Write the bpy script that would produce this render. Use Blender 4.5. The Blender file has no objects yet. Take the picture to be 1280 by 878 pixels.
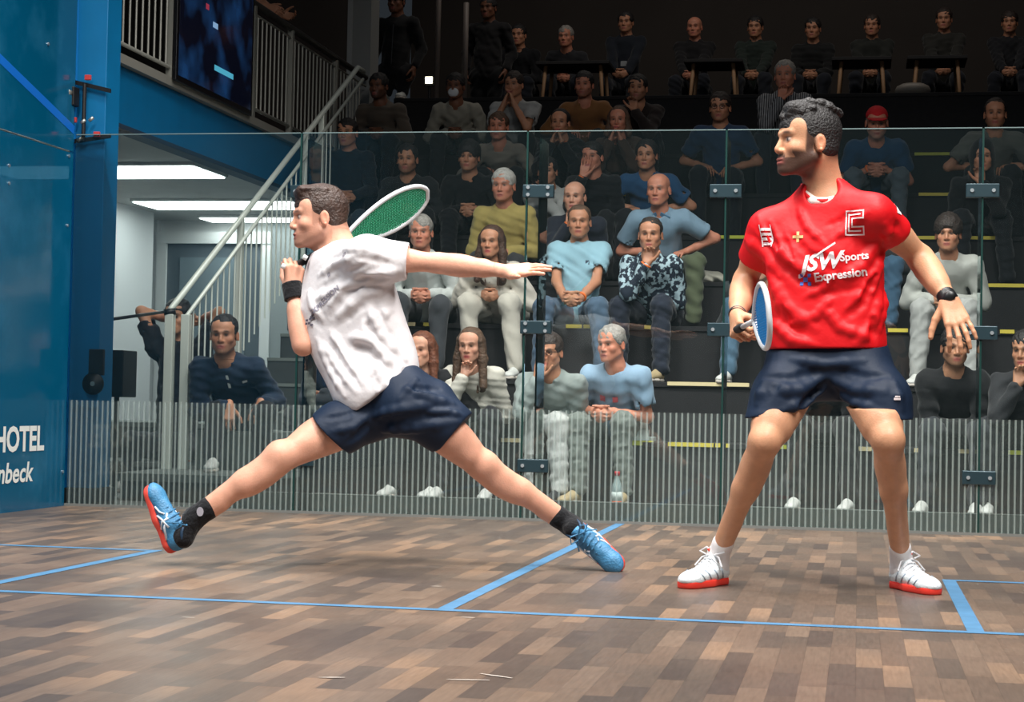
import bpy, bmesh, math, random
import numpy as np
from mathutils import Vector, Matrix
from mathutils.bvhtree import BVHTree
random.seed(7); rng = np.random.RandomState(7)
PI = math.pi
SC = bpy.context.scene
COL = SC.collection
V = lambda *a: np.array(a, dtype=float)

# ------------------------------------------------------------------ camera
CF = 2286.20693; CP = V(1.25045315, -0.07392694, 0.65202069)
YAW, PIT, ROL = -0.18758837, 0.02715426, 0.02032807
fw = V(math.sin(YAW)*math.cos(PIT), math.cos(YAW)*math.cos(PIT), math.sin(PIT))
r0 = V(math.cos(YAW), -math.sin(YAW), 0); u0 = np.cross(r0, fw)
CR = math.cos(ROL)*r0 + math.sin(ROL)*u0; CU = -math.sin(ROL)*r0 + math.cos(ROL)*u0
def ray(u, v): return fw + (u-640)/CF*CR - (v-439)/CF*CU
def U(u, v, Y):
    d = ray(u, v); return CP + d*(Y-CP[1])/d[1]
def UX(u, v, X):
    d = ray(u, v); return CP + d*(X-CP[0])/d[0]
def UZ(u, v, z):
    d = ray(u, v); return CP + d*(z-CP[2])/d[2]
cam = bpy.data.cameras.new('camera'); co = bpy.data.objects.new('camera', cam); COL.objects.link(co)
cam.sensor_width = 36; cam.lens = CF*36/1280
M = Matrix(((CR[0], CU[0], -fw[0], CP[0]), (CR[1], CU[1], -fw[1], CP[1]), (CR[2], CU[2], -fw[2], CP[2]), (0, 0, 0, 1)))
co.matrix_world = M; SC.camera = co
cam.clip_start = 0.05; cam.clip_end = 200

# ------------------------------------------------------------------ materials
def lin(c):
    f = lambda x: x/12.92 if x <= .04045 else ((x+.055)/1.055)**2.4
    return tuple(f(x/255.) for x in c)
MATS = {}
def newmat(name):
    m = bpy.data.materials.new(name); m.use_nodes = True
    nt = m.node_tree; b = nt.nodes['Principled BSDF']; return m, nt, b
def mat(name, rgb, rough=.6, bump=0, bscale=60, metal=0, var=0, vscale=8, attr=False, sss=0, sheen=0, spec=.5, coat=0, stretch=None, emis=None):
    if name in MATS: return MATS[name]
    m, nt, b = newmat(name); N = nt.nodes; L = nt.links
    c = lin(rgb); b.inputs['Base Color'].default_value = (*c, 1)
    b.inputs['Roughness'].default_value = rough; b.inputs['Metallic'].default_value = metal
    b.inputs['Specular IOR Level'].default_value = spec; b.inputs['Coat Weight'].default_value = coat
    b.inputs['Sheen Weight'].default_value = sheen
    if emis: b.inputs['Emission Color'].default_value = (*lin(rgb), 1); b.inputs['Emission Strength'].default_value = emis
    if sss:
        b.inputs['Subsurface Weight'].default_value = sss
        b.inputs['Subsurface Radius'].default_value = (.012, .004, .002); b.inputs['Subsurface Scale'].default_value = 1
    tc = N.new('ShaderNodeTexCoord')
    src = tc.outputs['Object']
    if stretch:
        mp = N.new('ShaderNodeMapping'); mp.inputs['Scale'].default_value = stretch; L.new(src, mp.inputs[0]); src = mp.outputs[0]
    col = None
    if attr:
        a = N.new('ShaderNodeAttribute'); a.attribute_name = 'tint'
        col = a.outputs['Color']
    if var:
        n = N.new('ShaderNodeTexNoise'); n.inputs['Scale'].default_value = vscale; n.inputs['Detail'].default_value = 4; L.new(src, n.inputs['Vector'])
        mr = N.new('ShaderNodeMapRange'); mr.inputs[1].default_value = .3; mr.inputs[2].default_value = .7; mr.inputs[3].default_value = 1-var; mr.inputs[4].default_value = 1+var
        L.new(n.outputs[0], mr.inputs[0])
        mx = N.new('ShaderNodeMix'); mx.data_type = 'RGBA'; mx.blend_type = 'MULTIPLY'; mx.inputs[0].default_value = 1
        if col: L.new(col, mx.inputs[6])
        else: mx.inputs[6].default_value = (*c, 1)
        L.new(mr.outputs[0], mx.inputs[7]); col = mx.outputs[2]
    if col: L.new(col, b.inputs['Base Color'])
    if bump:
        n2 = N.new('ShaderNodeTexNoise'); n2.inputs['Scale'].default_value = bscale; n2.inputs['Detail'].default_value = 3; L.new(src, n2.inputs['Vector'])
        bp = N.new('ShaderNodeBump'); bp.inputs['Strength'].default_value = bump; bp.inputs['Distance'].default_value = .01
        L.new(n2.outputs[0], bp.inputs['Height']); L.new(bp.outputs[0], b.inputs['Normal'])
    MATS[name] = m; return m
def fabric(rgb, name=None, var=.08, sheen=.15, bump=.5, bs=14):
    name = name or 'fabric_%02x%02x%02x' % tuple(int(x) for x in rgb)
    return mat(name, rgb, .85, bump=bump, bscale=bs, var=var, vscale=6, sheen=sheen, spec=.25)
def pattern(kind, c1, c2, name, scale=40):
    m, nt, b = newmat(name); N = nt.nodes; L = nt.links
    tc = N.new('ShaderNodeTexCoord'); cr = N.new('ShaderNodeValToRGB')
    cr.color_ramp.elements[0].color = (*lin(c1), 1); cr.color_ramp.elements[1].color = (*lin(c2), 1)
    if kind == 'stripe':
        t = N.new('ShaderNodeTexWave'); t.inputs['Scale'].default_value = scale; t.bands_direction = 'X'
        cr.color_ramp.elements[0].position = .35; cr.color_ramp.elements[1].position = .6
        L.new(tc.outputs['Object'], t.inputs['Vector']); L.new(t.outputs['Fac'], cr.inputs[0])
    else:
        t = N.new('ShaderNodeTexNoise'); t.inputs['Scale'].default_value = scale; t.inputs['Detail'].default_value = 2
        cr.color_ramp.elements[0].position = .5; cr.color_ramp.elements[1].position = .56
        L.new(tc.outputs['Object'], t.inputs['Vector']); L.new(t.outputs[0], cr.inputs[0])
    L.new(cr.outputs[0], b.inputs['Base Color']); b.inputs['Roughness'].default_value = .85
    return m
def emat(name, rgb, s):
    m = bpy.data.materials.new(name); m.use_nodes = True; nt = m.node_tree
    for n in list(nt.nodes): nt.nodes.remove(n)
    o = nt.nodes.new('ShaderNodeOutputMaterial'); e = nt.nodes.new('ShaderNodeEmission')
    e.inputs[0].default_value = (*lin(rgb), 1); e.inputs[1].default_value = s; nt.links.new(e.outputs[0], o.inputs[0]); return m
skin_mat = mat('skin', (220, 170, 145), .48, attr=True, var=.06, vscale=30, sss=.08, bump=.12, bscale=180, spec=.4)

# ------------------------------------------------------------------ object helpers
def empty(name, loc, label=None, cat=None, group=None, kind=None):
    o = bpy.data.objects.new(name, None); o.empty_display_size = .1; COL.objects.link(o); o.location = Vector(loc)
    tag(o, label, cat, group, kind); return o
def tag(o, label=None, cat=None, group=None, kind=None):
    if label: o['label'] = label
    if cat: o['category'] = cat
    if group: o['group'] = group
    if kind: o['kind'] = kind
    return o
def link(name, me, m, parent=None, smooth=False):
    o = bpy.data.objects.new(name, me); COL.objects.link(o)
    if isinstance(m, (list, tuple)):
        for x in m: me.materials.append(x)
    elif m: me.materials.append(m)
    if smooth: me.polygons.foreach_set('use_smooth', [True]*len(me.polygons))
    if parent is not None:
        wl = Vector((0, 0, 0)); p = parent
        while p is not None: wl += p.location; p = p.parent
        me.transform(Matrix.Translation(-wl)); o.parent = parent
    return o
def mobj(name, verts, faces, m, parent=None, smooth=False):
    me = bpy.data.meshes.new(name); me.from_pydata([tuple(v) for v in verts], [], [tuple(f) for f in faces]); me.update()
    return link(name, me, m, parent, smooth)
class MB:
    def __init__(s): s.bm = bmesh.new()
    def box(s, lo, hi, bev=0):
        lo, hi = V(*lo), V(*hi); c = (lo+hi)/2; d = hi-lo
        r = bmesh.ops.create_cube(s.bm, size=1, matrix=Matrix.Translation(c) @ Matrix.Diagonal((d[0], d[1], d[2], 1)))
        if bev:
            es = {e for v in r['verts'] for e in v.link_edges}
            bmesh.ops.bevel(s.bm, geom=list(es), offset=bev, segments=2, affect='EDGES', profile=.5)
        return s
    def obox(s, c, ax, ay, az, bev=0):      # oriented box, half-extent vectors
        m_ = Matrix(((ax[0], ay[0], az[0], c[0]), (ax[1], ay[1], az[1], c[1]), (ax[2], ay[2], az[2], c[2]), (0, 0, 0, 1)))
        r = bmesh.ops.create_cube(s.bm, size=2, matrix=m_)
        if bev:
            es = {e for v in r['verts'] for e in v.link_edges}
            bmesh.ops.bevel(s.bm, geom=list(es), offset=bev, segments=2, affect='EDGES', profile=.5)
        return s
    def tube(s, pts, r, seg=10, closed=False, rr=None):
        pts = [Vector(p) for p in pts]; n = len(pts); rings = []
        up = Vector((0, 0, 1)); prev = None
        for i, p in enumerate(pts):
            a = pts[(i-1) % n] if closed or i > 0 else p; b = pts[(i+1) % n] if closed or i < n-1 else p
            t = (b-a).normalized()
            if prev is None:
                x = t.cross(up)
                if x.length < 1e-3: x = t.cross(Vector((1, 0, 0)))
            else: x = prev - t*prev.dot(t)
            x.normalize(); prev = x; y = t.cross(x); q = rr[i] if rr is not None else r
            rings.append([s.bm.verts.new(p + x*math.cos(2*PI*k/seg)*q + y*math.sin(2*PI*k/seg)*q) for k in range(seg)])
        m_ = n if closed else n-1
        for i in range(m_):
            A, B = rings[i], rings[(i+1) % n]
            for k in range(seg): s.bm.faces.new((A[k], A[(k+1) % seg], B[(k+1) % seg], B[k]))
        if not closed:
            s.bm.faces.new(rings[0][::-1]); s.bm.faces.new(rings[-1])
        return s
    def build(s, name, m, parent=None, smooth=False):
        bmesh.ops.recalc_face_normals(s.bm, faces=s.bm.faces)
        me = bpy.data.meshes.new(name); s.bm.to_mesh(me); s.bm.free()
        o = link(name, me, m, parent, smooth)
        return o
def box(name, lo, hi, m, parent=None, bev=0): return MB().box(lo, hi, bev).build(name, m, parent)

# ------------------------------------------------------------------ implicit surfaces
def cap(a, b, ra, rb=None, k=.02, op='u', flat=None):
    rb = ra if rb is None else rb; return dict(t='c', a=V(*a), b=V(*b), ra=ra, rb=rb, k=k, op=op, flat=flat)
def ell(c, r, R=None, k=.02, op='u'):
    r = V(*r) if hasattr(r, '__len__') else V(r, r, r); return dict(t='e', c=V(*c), r=r, R=np.eye(3) if R is None else np.array(R), k=k, op=op)
def pln(p, n, lim=None):
    n = V(*n); return dict(t='p', p=V(*p), n=n/np.linalg.norm(n), op='p', k=0, lim=lim)
def chain(pts, rs, k=.02, flat=None): return [cap(pts[i], pts[i+1], rs[i], rs[i+1], k, flat=flat) for i in range(len(pts)-1)]
def dist(q, x, y, z):
    if q['t'] == 'c':
        a, b = q['a'], q['b']; ab = b-a; l2 = max(ab@ab, 1e-9)
        px, py, pz = x-a[0], y-a[1], z-a[2]
        t = np.clip((px*ab[0]+py*ab[1]+pz*ab[2])/l2, 0, 1)
        dx, dy, dz = px-t*ab[0], py-t*ab[1], pz-t*ab[2]
        d2 = dx*dx+dy*dy+dz*dz
        if q['flat'] is not None:
            ax, fct = q['flat']; ax = np.asarray(ax); ax = ax/np.linalg.norm(ax); c = dx*ax[0]+dy*ax[1]+dz*ax[2]; d2 = d2 + c*c*(fct*fct-1)
        return np.sqrt(d2) - (q['ra']+(q['rb']-q['ra'])*t)
    if q['t'] == 'e':
        c, r, R = q['c'], q['r'], q['R']; px, py, pz = x-c[0], y-c[1], z-c[2]
        a0 = (px*R[0, 0]+py*R[1, 0]+pz*R[2, 0]); a1 = (px*R[0, 1]+py*R[1, 1]+pz*R[2, 1]); a2 = (px*R[0, 2]+py*R[1, 2]+pz*R[2, 2])
        k0 = np.sqrt((a0/r[0])**2+(a1/r[1])**2+(a2/r[2])**2); k1 = np.sqrt((a0/r[0]**2)**2+(a1/r[1]**2)**2+(a2/r[2]**2)**2)+1e-9
        return k0*(k0-1)/k1
    return (x-q['p'][0])*q['n'][0]+(y-q['p'][1])*q['n'][1]+(z-q['p'][2])*q['n'][2]
def clip_to(cloth, m=.007):
    ex = [q for q in cloth if q['op'] == 'p']+[e for q in cloth if q['t'] == 'g' for e in q['pr'] if e['op'] == 'p']
    return dict(t='k', op='k', k=0, cloth=[q for q in cloth if q['op'] == 'u'], ex=ex, m=m)
def grp(pr, k=.03): return dict(t='g', op='u', k=k, pr=pr)
def bbox(q, pad=0):
    if q['t'] in 'kg':
        bs = [bbox(c, pad) for c in (q['cloth'] if q['t'] == 'k' else q['pr']) if c['op'] == 'u']; return np.min([b[0] for b in bs], 0), np.max([b[1] for b in bs], 0)
    if q['t'] == 'c':
        r = max(q['ra'], q['rb'])
        if q['flat'] is not None and q['flat'][1] < 1: r = r/q['flat'][1]
        return np.minimum(q['a'], q['b'])-r-pad, np.maximum(q['a'], q['b'])+r+pad
    if q['t'] == 'e':
        e = np.sqrt(((q['R']*q['r'][None, :])**2).sum(1)); return q['c']-e-pad, q['c']+e+pad
    return V(-99, -99, -99), V(99, 99, 99)
def field(prims, xs, ys, zs, disp=None):
    F = np.full((len(xs), len(ys), len(zs)), .3, dtype=np.float32)
    for q in prims:
        lo, hi = bbox(q, max(.03, q['k']*1.5))
        if q['t'] == 'p' and q['lim'] is not None: lo, hi = q['lim'][0]-q['lim'][1], q['lim'][0]+q['lim'][1]
        i0, i1 = np.searchsorted(xs, lo[0]), np.searchsorted(xs, hi[0]); j0, j1 = np.searchsorted(ys, lo[1]), np.searchsorted(ys, hi[1])
        k0, k1 = np.searchsorted(zs, lo[2]), np.searchsorted(zs, hi[2])
        if i1 <= i0 or j1 <= j0 or k1 <= k0: continue
        if q['t'] == 'k':
            gx, gy, gz = xs[i0:i1], ys[j0:j1], zs[k0:k1]; C = field(q['cloth'], gx, gy, gz)+q['m']; S = F[i0:i1, j0:j1, k0:k1]
            inside = (C < .07)
            for e_ in q['ex']:
                d = dist(e_, gx[:, None, None], gy[None, :, None], gz[None, None, :])
                if e_['t'] == 'p':
                    if e_['lim'] is not None:
                        c_, r_ = e_['lim']; near = (np.abs(gx-c_[0]) < r_)[:, None, None] & (np.abs(gy-c_[1]) < r_)[None, :, None] & (np.abs(gz-c_[2]) < r_)[None, None, :]
                        inside &= ~((d > -.035) & near)
                    else: inside &= ~(d > -.03)
                else: inside &= ~(d < .0)
            S[...] = np.where(inside, np.maximum(S, C), S)
            continue
        d = field(q['pr'], xs[i0:i1], ys[j0:j1], zs[k0:k1]) if q['t'] == 'g' else dist(q, xs[i0:i1, None, None], ys[None, j0:j1, None], zs[None, None, k0:k1]).astype(np.float32)
        S = F[i0:i1, j0:j1, k0:k1]; k = max(q['k'], 1e-4)
        if q['op'] == 'u':
            h = np.clip(.5+.5*(S-d)/k, 0, 1); S[...] = S*(1-h)+d*h-k*h*(1-h)
        elif q['op'] == 's':
            d = -d; h = np.clip(.5-.5*(S-d)/k, 0, 1); S[...] = S*(1-h)+d*h+k*h*(1-h)
        else: np.maximum(S, d, out=S)
    if disp is not None:
        m = np.abs(F) < .06
        ii = np.nonzero(m); F[ii] += disp(xs[ii[0]], ys[ii[1]], zs[ii[2]]).astype(np.float32)
    return F
def pe(prims, P):
    x, y, z = P[:, 0], P[:, 1], P[:, 2]; F = np.full(len(P), .3)
    lo, hi = P.min(0)-.3, P.max(0)+.3
    for q in prims:
        if q['t'] == 'p' and q['lim'] is not None: continue
        l, u = bbox(q)
        if (u < lo).any() or (l > hi).any(): continue
        d = pe([e for e in q['pr'] if e['op'] != 's'], P) if q['t'] == 'g' else dist(q, x, y, z); k = max(q['k'], 1e-4)
        if q['op'] == 'u': h = np.clip(.5+.5*(F-d)/k, 0, 1); F = F*(1-h)+d*h-k*h*(1-h)
        elif q['op'] == 's': d = -d; h = np.clip(.5-.5*(F-d)/k, 0, 1); F = F*(1-h)+d*h+k*h*(1-h)
        else: F = np.maximum(F, d)
    return F
def march_n(prims, P, D, off, steps=40, mx=.35):
    P = np.array(P, float); D = np.asarray(D, float)*np.ones_like(P); P0 = P.copy(); live = np.ones(len(P), bool)
    for i in range(steps):
        s = pe(prims, P); live &= (s > off) & (np.linalg.norm(P-P0, axis=1) < mx)
        if not live.any(): break
        P[live] += D[live]*np.maximum((s[live]-off)*.85, .0007)[:, None]
    return P
def march(prims, u, v, Y0, Y1=None):
    d = nrm(ray(u, v)); P = march_n(prims, [U(u, v, Y0)], d, .002, 60, 1.2)[0]
    return P if (Y1 is None or P[1] < Y1) else None
def nrm(v): v = np.asarray(v, float); return v/max(np.linalg.norm(v), 1e-9)
def nets(F, xs, ys, zs):
    ins = F < 0
    nx, ny, nz = F.shape
    cnt = np.zeros((nx-1, ny-1, nz-1), np.uint8)
    for a in (0, 1):
        for b in (0, 1):
            for c in (0, 1): cnt += ins[a:nx-1+a, b:ny-1+b, c:nz-1+c]
    act = (cnt > 0) & (cnt < 8)
    I, J, K = np.nonzero(act); n = len(I)
    if n == 0: return np.zeros((0, 3)), np.zeros((0, 4), int)
    vid = np.full(act.shape, -1, np.int64); vid[I, J, K] = np.arange(n)
    acc = np.zeros((n, 3)); num = np.zeros(n)
    for a0, a1 in [((0,0,0),(1,0,0)),((0,1,0),(1,1,0)),((0,0,1),(1,0,1)),((0,1,1),(1,1,1)),((0,0,0),(0,1,0)),((1,0,0),(1,1,0)),((0,0,1),(0,1,1)),((1,0,1),(1,1,1)),((0,0,0),(0,0,1)),((1,0,0),(1,0,1)),((0,1,0),(0,1,1)),((1,1,0),(1,1,1))]:
        f0 = F[I+a0[0], J+a0[1], K+a0[2]]; f1 = F[I+a1[0], J+a1[1], K+a1[2]]
        m = (f0 < 0) != (f1 < 0); t = np.where(m, f0/np.where(m, f0-f1, 1), 0)
        for ax, g, ii in ((0, xs, I), (1, ys, J), (2, zs, K)):
            p0 = g[ii+a0[ax]]; p1 = g[ii+a1[ax]]; acc[:, ax] += np.where(m, p0+(p1-p0)*t, 0)
        num += m
    Vt = acc/num[:, None]; Q = []
    # x edges
    A = ins[:-1, 1:-1, 1:-1]; B = ins[1:, 1:-1, 1:-1]; i, j, k = np.nonzero(A != B); j += 1; k += 1
    q = np.stack([vid[i, j-1, k-1], vid[i, j, k-1], vid[i, j, k], vid[i, j-1, k]], 1); s = ins[i, j, k]; q[~s] = q[~s][:, ::-1]; Q.append(q)
    A = ins[1:-1, :-1, 1:-1]; B = ins[1:-1, 1:, 1:-1]; i, j, k = np.nonzero(A != B); i += 1; k += 1
    q = np.stack([vid[i-1, j, k-1], vid[i-1, j, k], vid[i, j, k], vid[i, j, k-1]], 1); s = ins[i, j, k]; q[~s] = q[~s][:, ::-1]; Q.append(q)
    A = ins[1:-1, 1:-1, :-1]; B = ins[1:-1, 1:-1, 1:]; i, j, k = np.nonzero(A != B); i += 1; j += 1
    q = np.stack([vid[i-1, j-1, k], vid[i, j-1, k], vid[i, j, k], vid[i-1, j, k]], 1); s = ins[i, j, k]; q[~s] = q[~s][:, ::-1]; Q.append(q)
    return Vt, np.concatenate(Q)
def smesh(prims, h, fine=(), disp=None, pad=.02):
    """fine: list of (centre, halfsize, h)"""
    los, his = zip(*[bbox(q) for q in prims if q['op'] == 'u'])
    lo = np.min(los, 0)-pad; hi = np.max(his, 0)+pad
    def blk(lo, hi, h):
        g = [np.arange(lo[a], hi[a]+h, h) for a in range(3)]
        ps = []
        for q in prims:
            l, u = bbox(q, .05)
            if (u > lo).all() and (l < hi).all(): ps.append(q)
        return nets(field(ps, *g, disp), *g)
    Vt, Q = blk(lo, hi, h)
    VV, QQ = [], []
    c = Vt[Q].mean(1) if len(Q) else np.zeros((0, 3)); keep = np.ones(len(Q), bool)
    fb = []
    for cc, hs, hf in fine:
        cc = np.asarray(cc); hs = np.asarray(hs)*np.ones(3); l, u = cc-hs, cc+hs
        keep &= ~((c > l+h*.6) & (c < u-h*.6)).all(1); fb.append((l, u, hf))
    VV.append(Vt); QQ.append(Q[keep]); off = len(Vt)
    for l, u, hf in fb:
        v2, q2 = blk(l, u, hf); VV.append(v2); QQ.append(q2+off); off += len(v2)
    Vt = np.concatenate(VV); Q = np.concatenate(QQ)
    used = np.unique(Q); mp = np.zeros(len(Vt), int); mp[used] = np.arange(len(used)); return Vt[used], mp[Q]
def sobj(name, prims, h, m, parent, fine=(), disp=None, tint=None):
    Vt, Q = smesh(prims, h, fine, disp)
    me = bpy.data.meshes.new(name)
    me.vertices.add(len(Vt)); me.vertices.foreach_set('co', Vt.astype(np.float32).ravel())
    me.loops.add(len(Q)*4); me.loops.foreach_set('vertex_index', Q.astype(np.int32).ravel())
    me.polygons.add(len(Q)); me.polygons.foreach_set('loop_start', np.arange(0, len(Q)*4, 4, dtype=np.int32))
    try: me.polygons.foreach_set('loop_total', np.full(len(Q), 4, dtype=np.int32))
    except Exception: pass
    me.update(calc_edges=True); me.validate()
    if tint is not None:
        c = tint(Vt); at = me.color_attributes.new('tint', 'FLOAT_COLOR', 'POINT')
        if len(me.vertices) == len(Vt): at.data.foreach_set('color', np.concatenate([c, np.ones((len(c), 1))], 1).astype(np.float32).ravel())
    return link(name, me, m, parent, True)

# ------------------------------------------------------------------ human pieces
def nrm(v): v = np.asarray(v, float); return v/max(np.linalg.norm(v), 1e-9)
def frame(fwd, up):            # columns: right(x), forward(y), up(z)
    y = nrm(fwd); x = nrm(np.cross(y, up)); z = np.cross(x, y); return np.stack([x, y, z], 1)
class Head:
    def __init__(s, c, fwd, up=(0, 0, 1), scale=1.0): s.c = np.asarray(c, float); s.R = frame(fwd, up); s.s = scale
    def p(s, x, y, z): return s.c + s.R@(V(x, y, z)*s.s)
    def e(s, c, r, k=.012, op='u', tilt=None):
        R = s.R if tilt is None else s.R@tilt
        return ell(s.p(*c), V(*r)*s.s, R, k*s.s, op)
    def cp(s, a, b, ra, rb, k=.012, op='u'): return cap(s.p(*a), s.p(*b), ra*s.s, rb*s.s, k*s.s, op)
    def loc(s, P): return ((P-s.c)@s.R)/s.s
def head_prims(H, fat=0, detail=1, mouth=0, nosez=0):
    e, c = H.e, H.cp; f = 1+fat
    L = [e((0, -.018, .035), (.079, .096, .080)), e((0, .028, -.03), (.067*f, .060, .082), .03),
         e((0, .042, .044), (.062, .042, .046), .03), e((0, -.045, -.03), (.058, .05, .06), .03)]
    for sx in (-1, 1):
        L += [c((sx*.055*f, -.0, -.058), (sx*.022, .064, -.098), .018, .017, .025),
              e((sx*.041, .06, -.03), (.02, .018, .018), .02),
              c((sx*.010, .088, .017), (sx*.04, .074, .020), .0095, .009, .012)]
    L += [e((0, .078, -.1), (.024, .018, .017), .016), e((0, .070, -.068), (.034, .025, .026), .02)]
    for sx in (-1, 1):
        L += [e((sx*.030, .090, -.002), (.016, .012, .011), .010, 's'), e((sx*.030, .0705, -.002), (.0135, .0135, .0125), .003)]
    L += [c((0, .083, .010), (0, .102, -.034), .0085, .0108, .009), e((-.0125, .092, -.040), (.009, .011, .0085), .006), e((.0125, .092, -.040), (.009, .011, .0085), .006), e((0, .098, -.041), (.007, .010, .007), .006),
          e((0, .0925, -.0665), (.022, .008, .0050), .004), e((0, .0905, -.0785), (.019, .0085, .0062), .005)]
    if mouth: L.append(e((0, .098, -.0725), (.016, .014, .003+.004*mouth), .003, 's'))
    else: L.append(e((0, .102, -.0722), (.022, .010, .0016), .003, 's'))
    for sx in (-1, 1):
        a = sx*.35; T = np.array([[math.cos(a), -math.sin(a), 0], [math.sin(a), math.cos(a), 0], [0, 0, 1]])
        L += [e((sx*.081, -.012, -.012), (.007, .018, .030), .006, 'u', T), e((sx*.0895, -.010, -.006), (.0055, .009, .016), .003, 's', T), e((sx*.0885, -.012, -.034), (.004, .006, .006), .003, 'u', T)]
    return L
def sm(x, a, b): t = np.clip((x-a)/(b-a), 0, 1); return t*t*(3-2*t)
def face_tint(H, base, lip=(170, 95, 85), brow=(60, 42, 32), beard=0, beardc=(70, 50, 42), soft=0, fade=0, eyec=(45, 32, 25), stub_top=-.035, gaze=0, bald=False, bt=.0042):
    base = V(*lin(base)); lipc = V(*lin(lip)); brc = V(*lin(brow)); bdc = V(*lin(beardc)); ec = V(*lin(eyec))
    def f(P):
        q = H.loc(P); C = np.tile(base, (len(P), 1)); x, y, z = q[:, 0], q[:, 1], q[:, 2]; ax = np.abs(x)
        near = (np.abs(q) < .2).all(1)
        def mix(C, c, w): return C*(1-w[:, None]) + c[None]*w[:, None]
        # ruddy cheeks, nose, ears
        w = np.exp(-(((ax-.042)/.02)**2+((z+.035)/.022)**2))*.35*(y > .03) + .35*np.exp(-((x/.012)**2+((z+.038)/.016)**2))*(y > .08) + .5*sm(ax, .076, .084)*near
        C = mix(C, base*V(1.05, .72, .66), np.clip(w, 0, 1)*near)
        if beard:
            edge = stub_top - .02*np.clip((.05-ax)/.05, 0, 1)
            w = sm(-z, -edge-.006, -edge+.012)*sm(y, -.035, -.005)*sm(z, -.150, -.115)
            cheek = ((z > -.062) & (ax > .026) & (ax < .052) & (y > .035)).astype(float)
            w = w*(1-cheek*.5)
            must = np.exp(-((x/.030)**4+((z+.056)/.008)**4))*(y > .07)
            side = sm(ax, .058, .066)*sm(y, -.005, .01)*sm(-y, -.04, -.03)*(z < .03)*(z > -.06)
            C = mix(C, bdc, np.clip(np.maximum(np.maximum(w, must), side), 0, 1)*beard*near)
        if fade:
            w = sm(ax, .050, .062)*sm(z, .0, .045)*sm(-y, -.045, -.02) + sm(-y, .03, .06)*sm(z, -.075, -.03)
            C = mix(C, bdc, np.clip(w, 0, 1)*fade*near)
        w = np.exp(-((x/.023)**4+((z+.0725)/(.010+soft*.4))**4))*(y > .078); C = mix(C, lipc, w*near)
        w = np.exp(-((x/.018)**4+((z+.0723)/(.0022+soft*.3))**2))*(y > .075); C = mix(C, lipc*.35, w*near*.9)
        bz = .021+.10*0-((ax-.030)**2)*6; w = np.exp(-(((ax-.031)/.017)**4+((z-bz)/(bt+soft*.5))**2))*(y > .05); C = mix(C, brc, w*near*.9)
        ew = np.exp(-(((ax-.030)/(.0125))**4+((z+.002)/(.0062+soft*.2))**4))*(y > .05)
        C = mix(C, V(.50, .47, .45) if not soft else brc*1.3+.02, ew*near)
        iw = np.exp(-((((x-np.sign(x)*.030)-gaze)/.0062)**4+((z+.002)/.0064)**4))*(y > .05); C = mix(C, ec, iw*near)
        lid = np.exp(-(((ax-.030)/.0145)**4+((z-.0055)/(.0022+soft*.3))**2))*(y > .05); C = mix(C, brc*.6, lid*near*.8)
        nos = np.exp(-(((ax-.0085)/.004)**2+((z+.0475)/.003)**2))*(y > .08); C = mix(C, base*.25, nos*near*.7)
        return np.clip(C, 0, 1)
    return f
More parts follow.
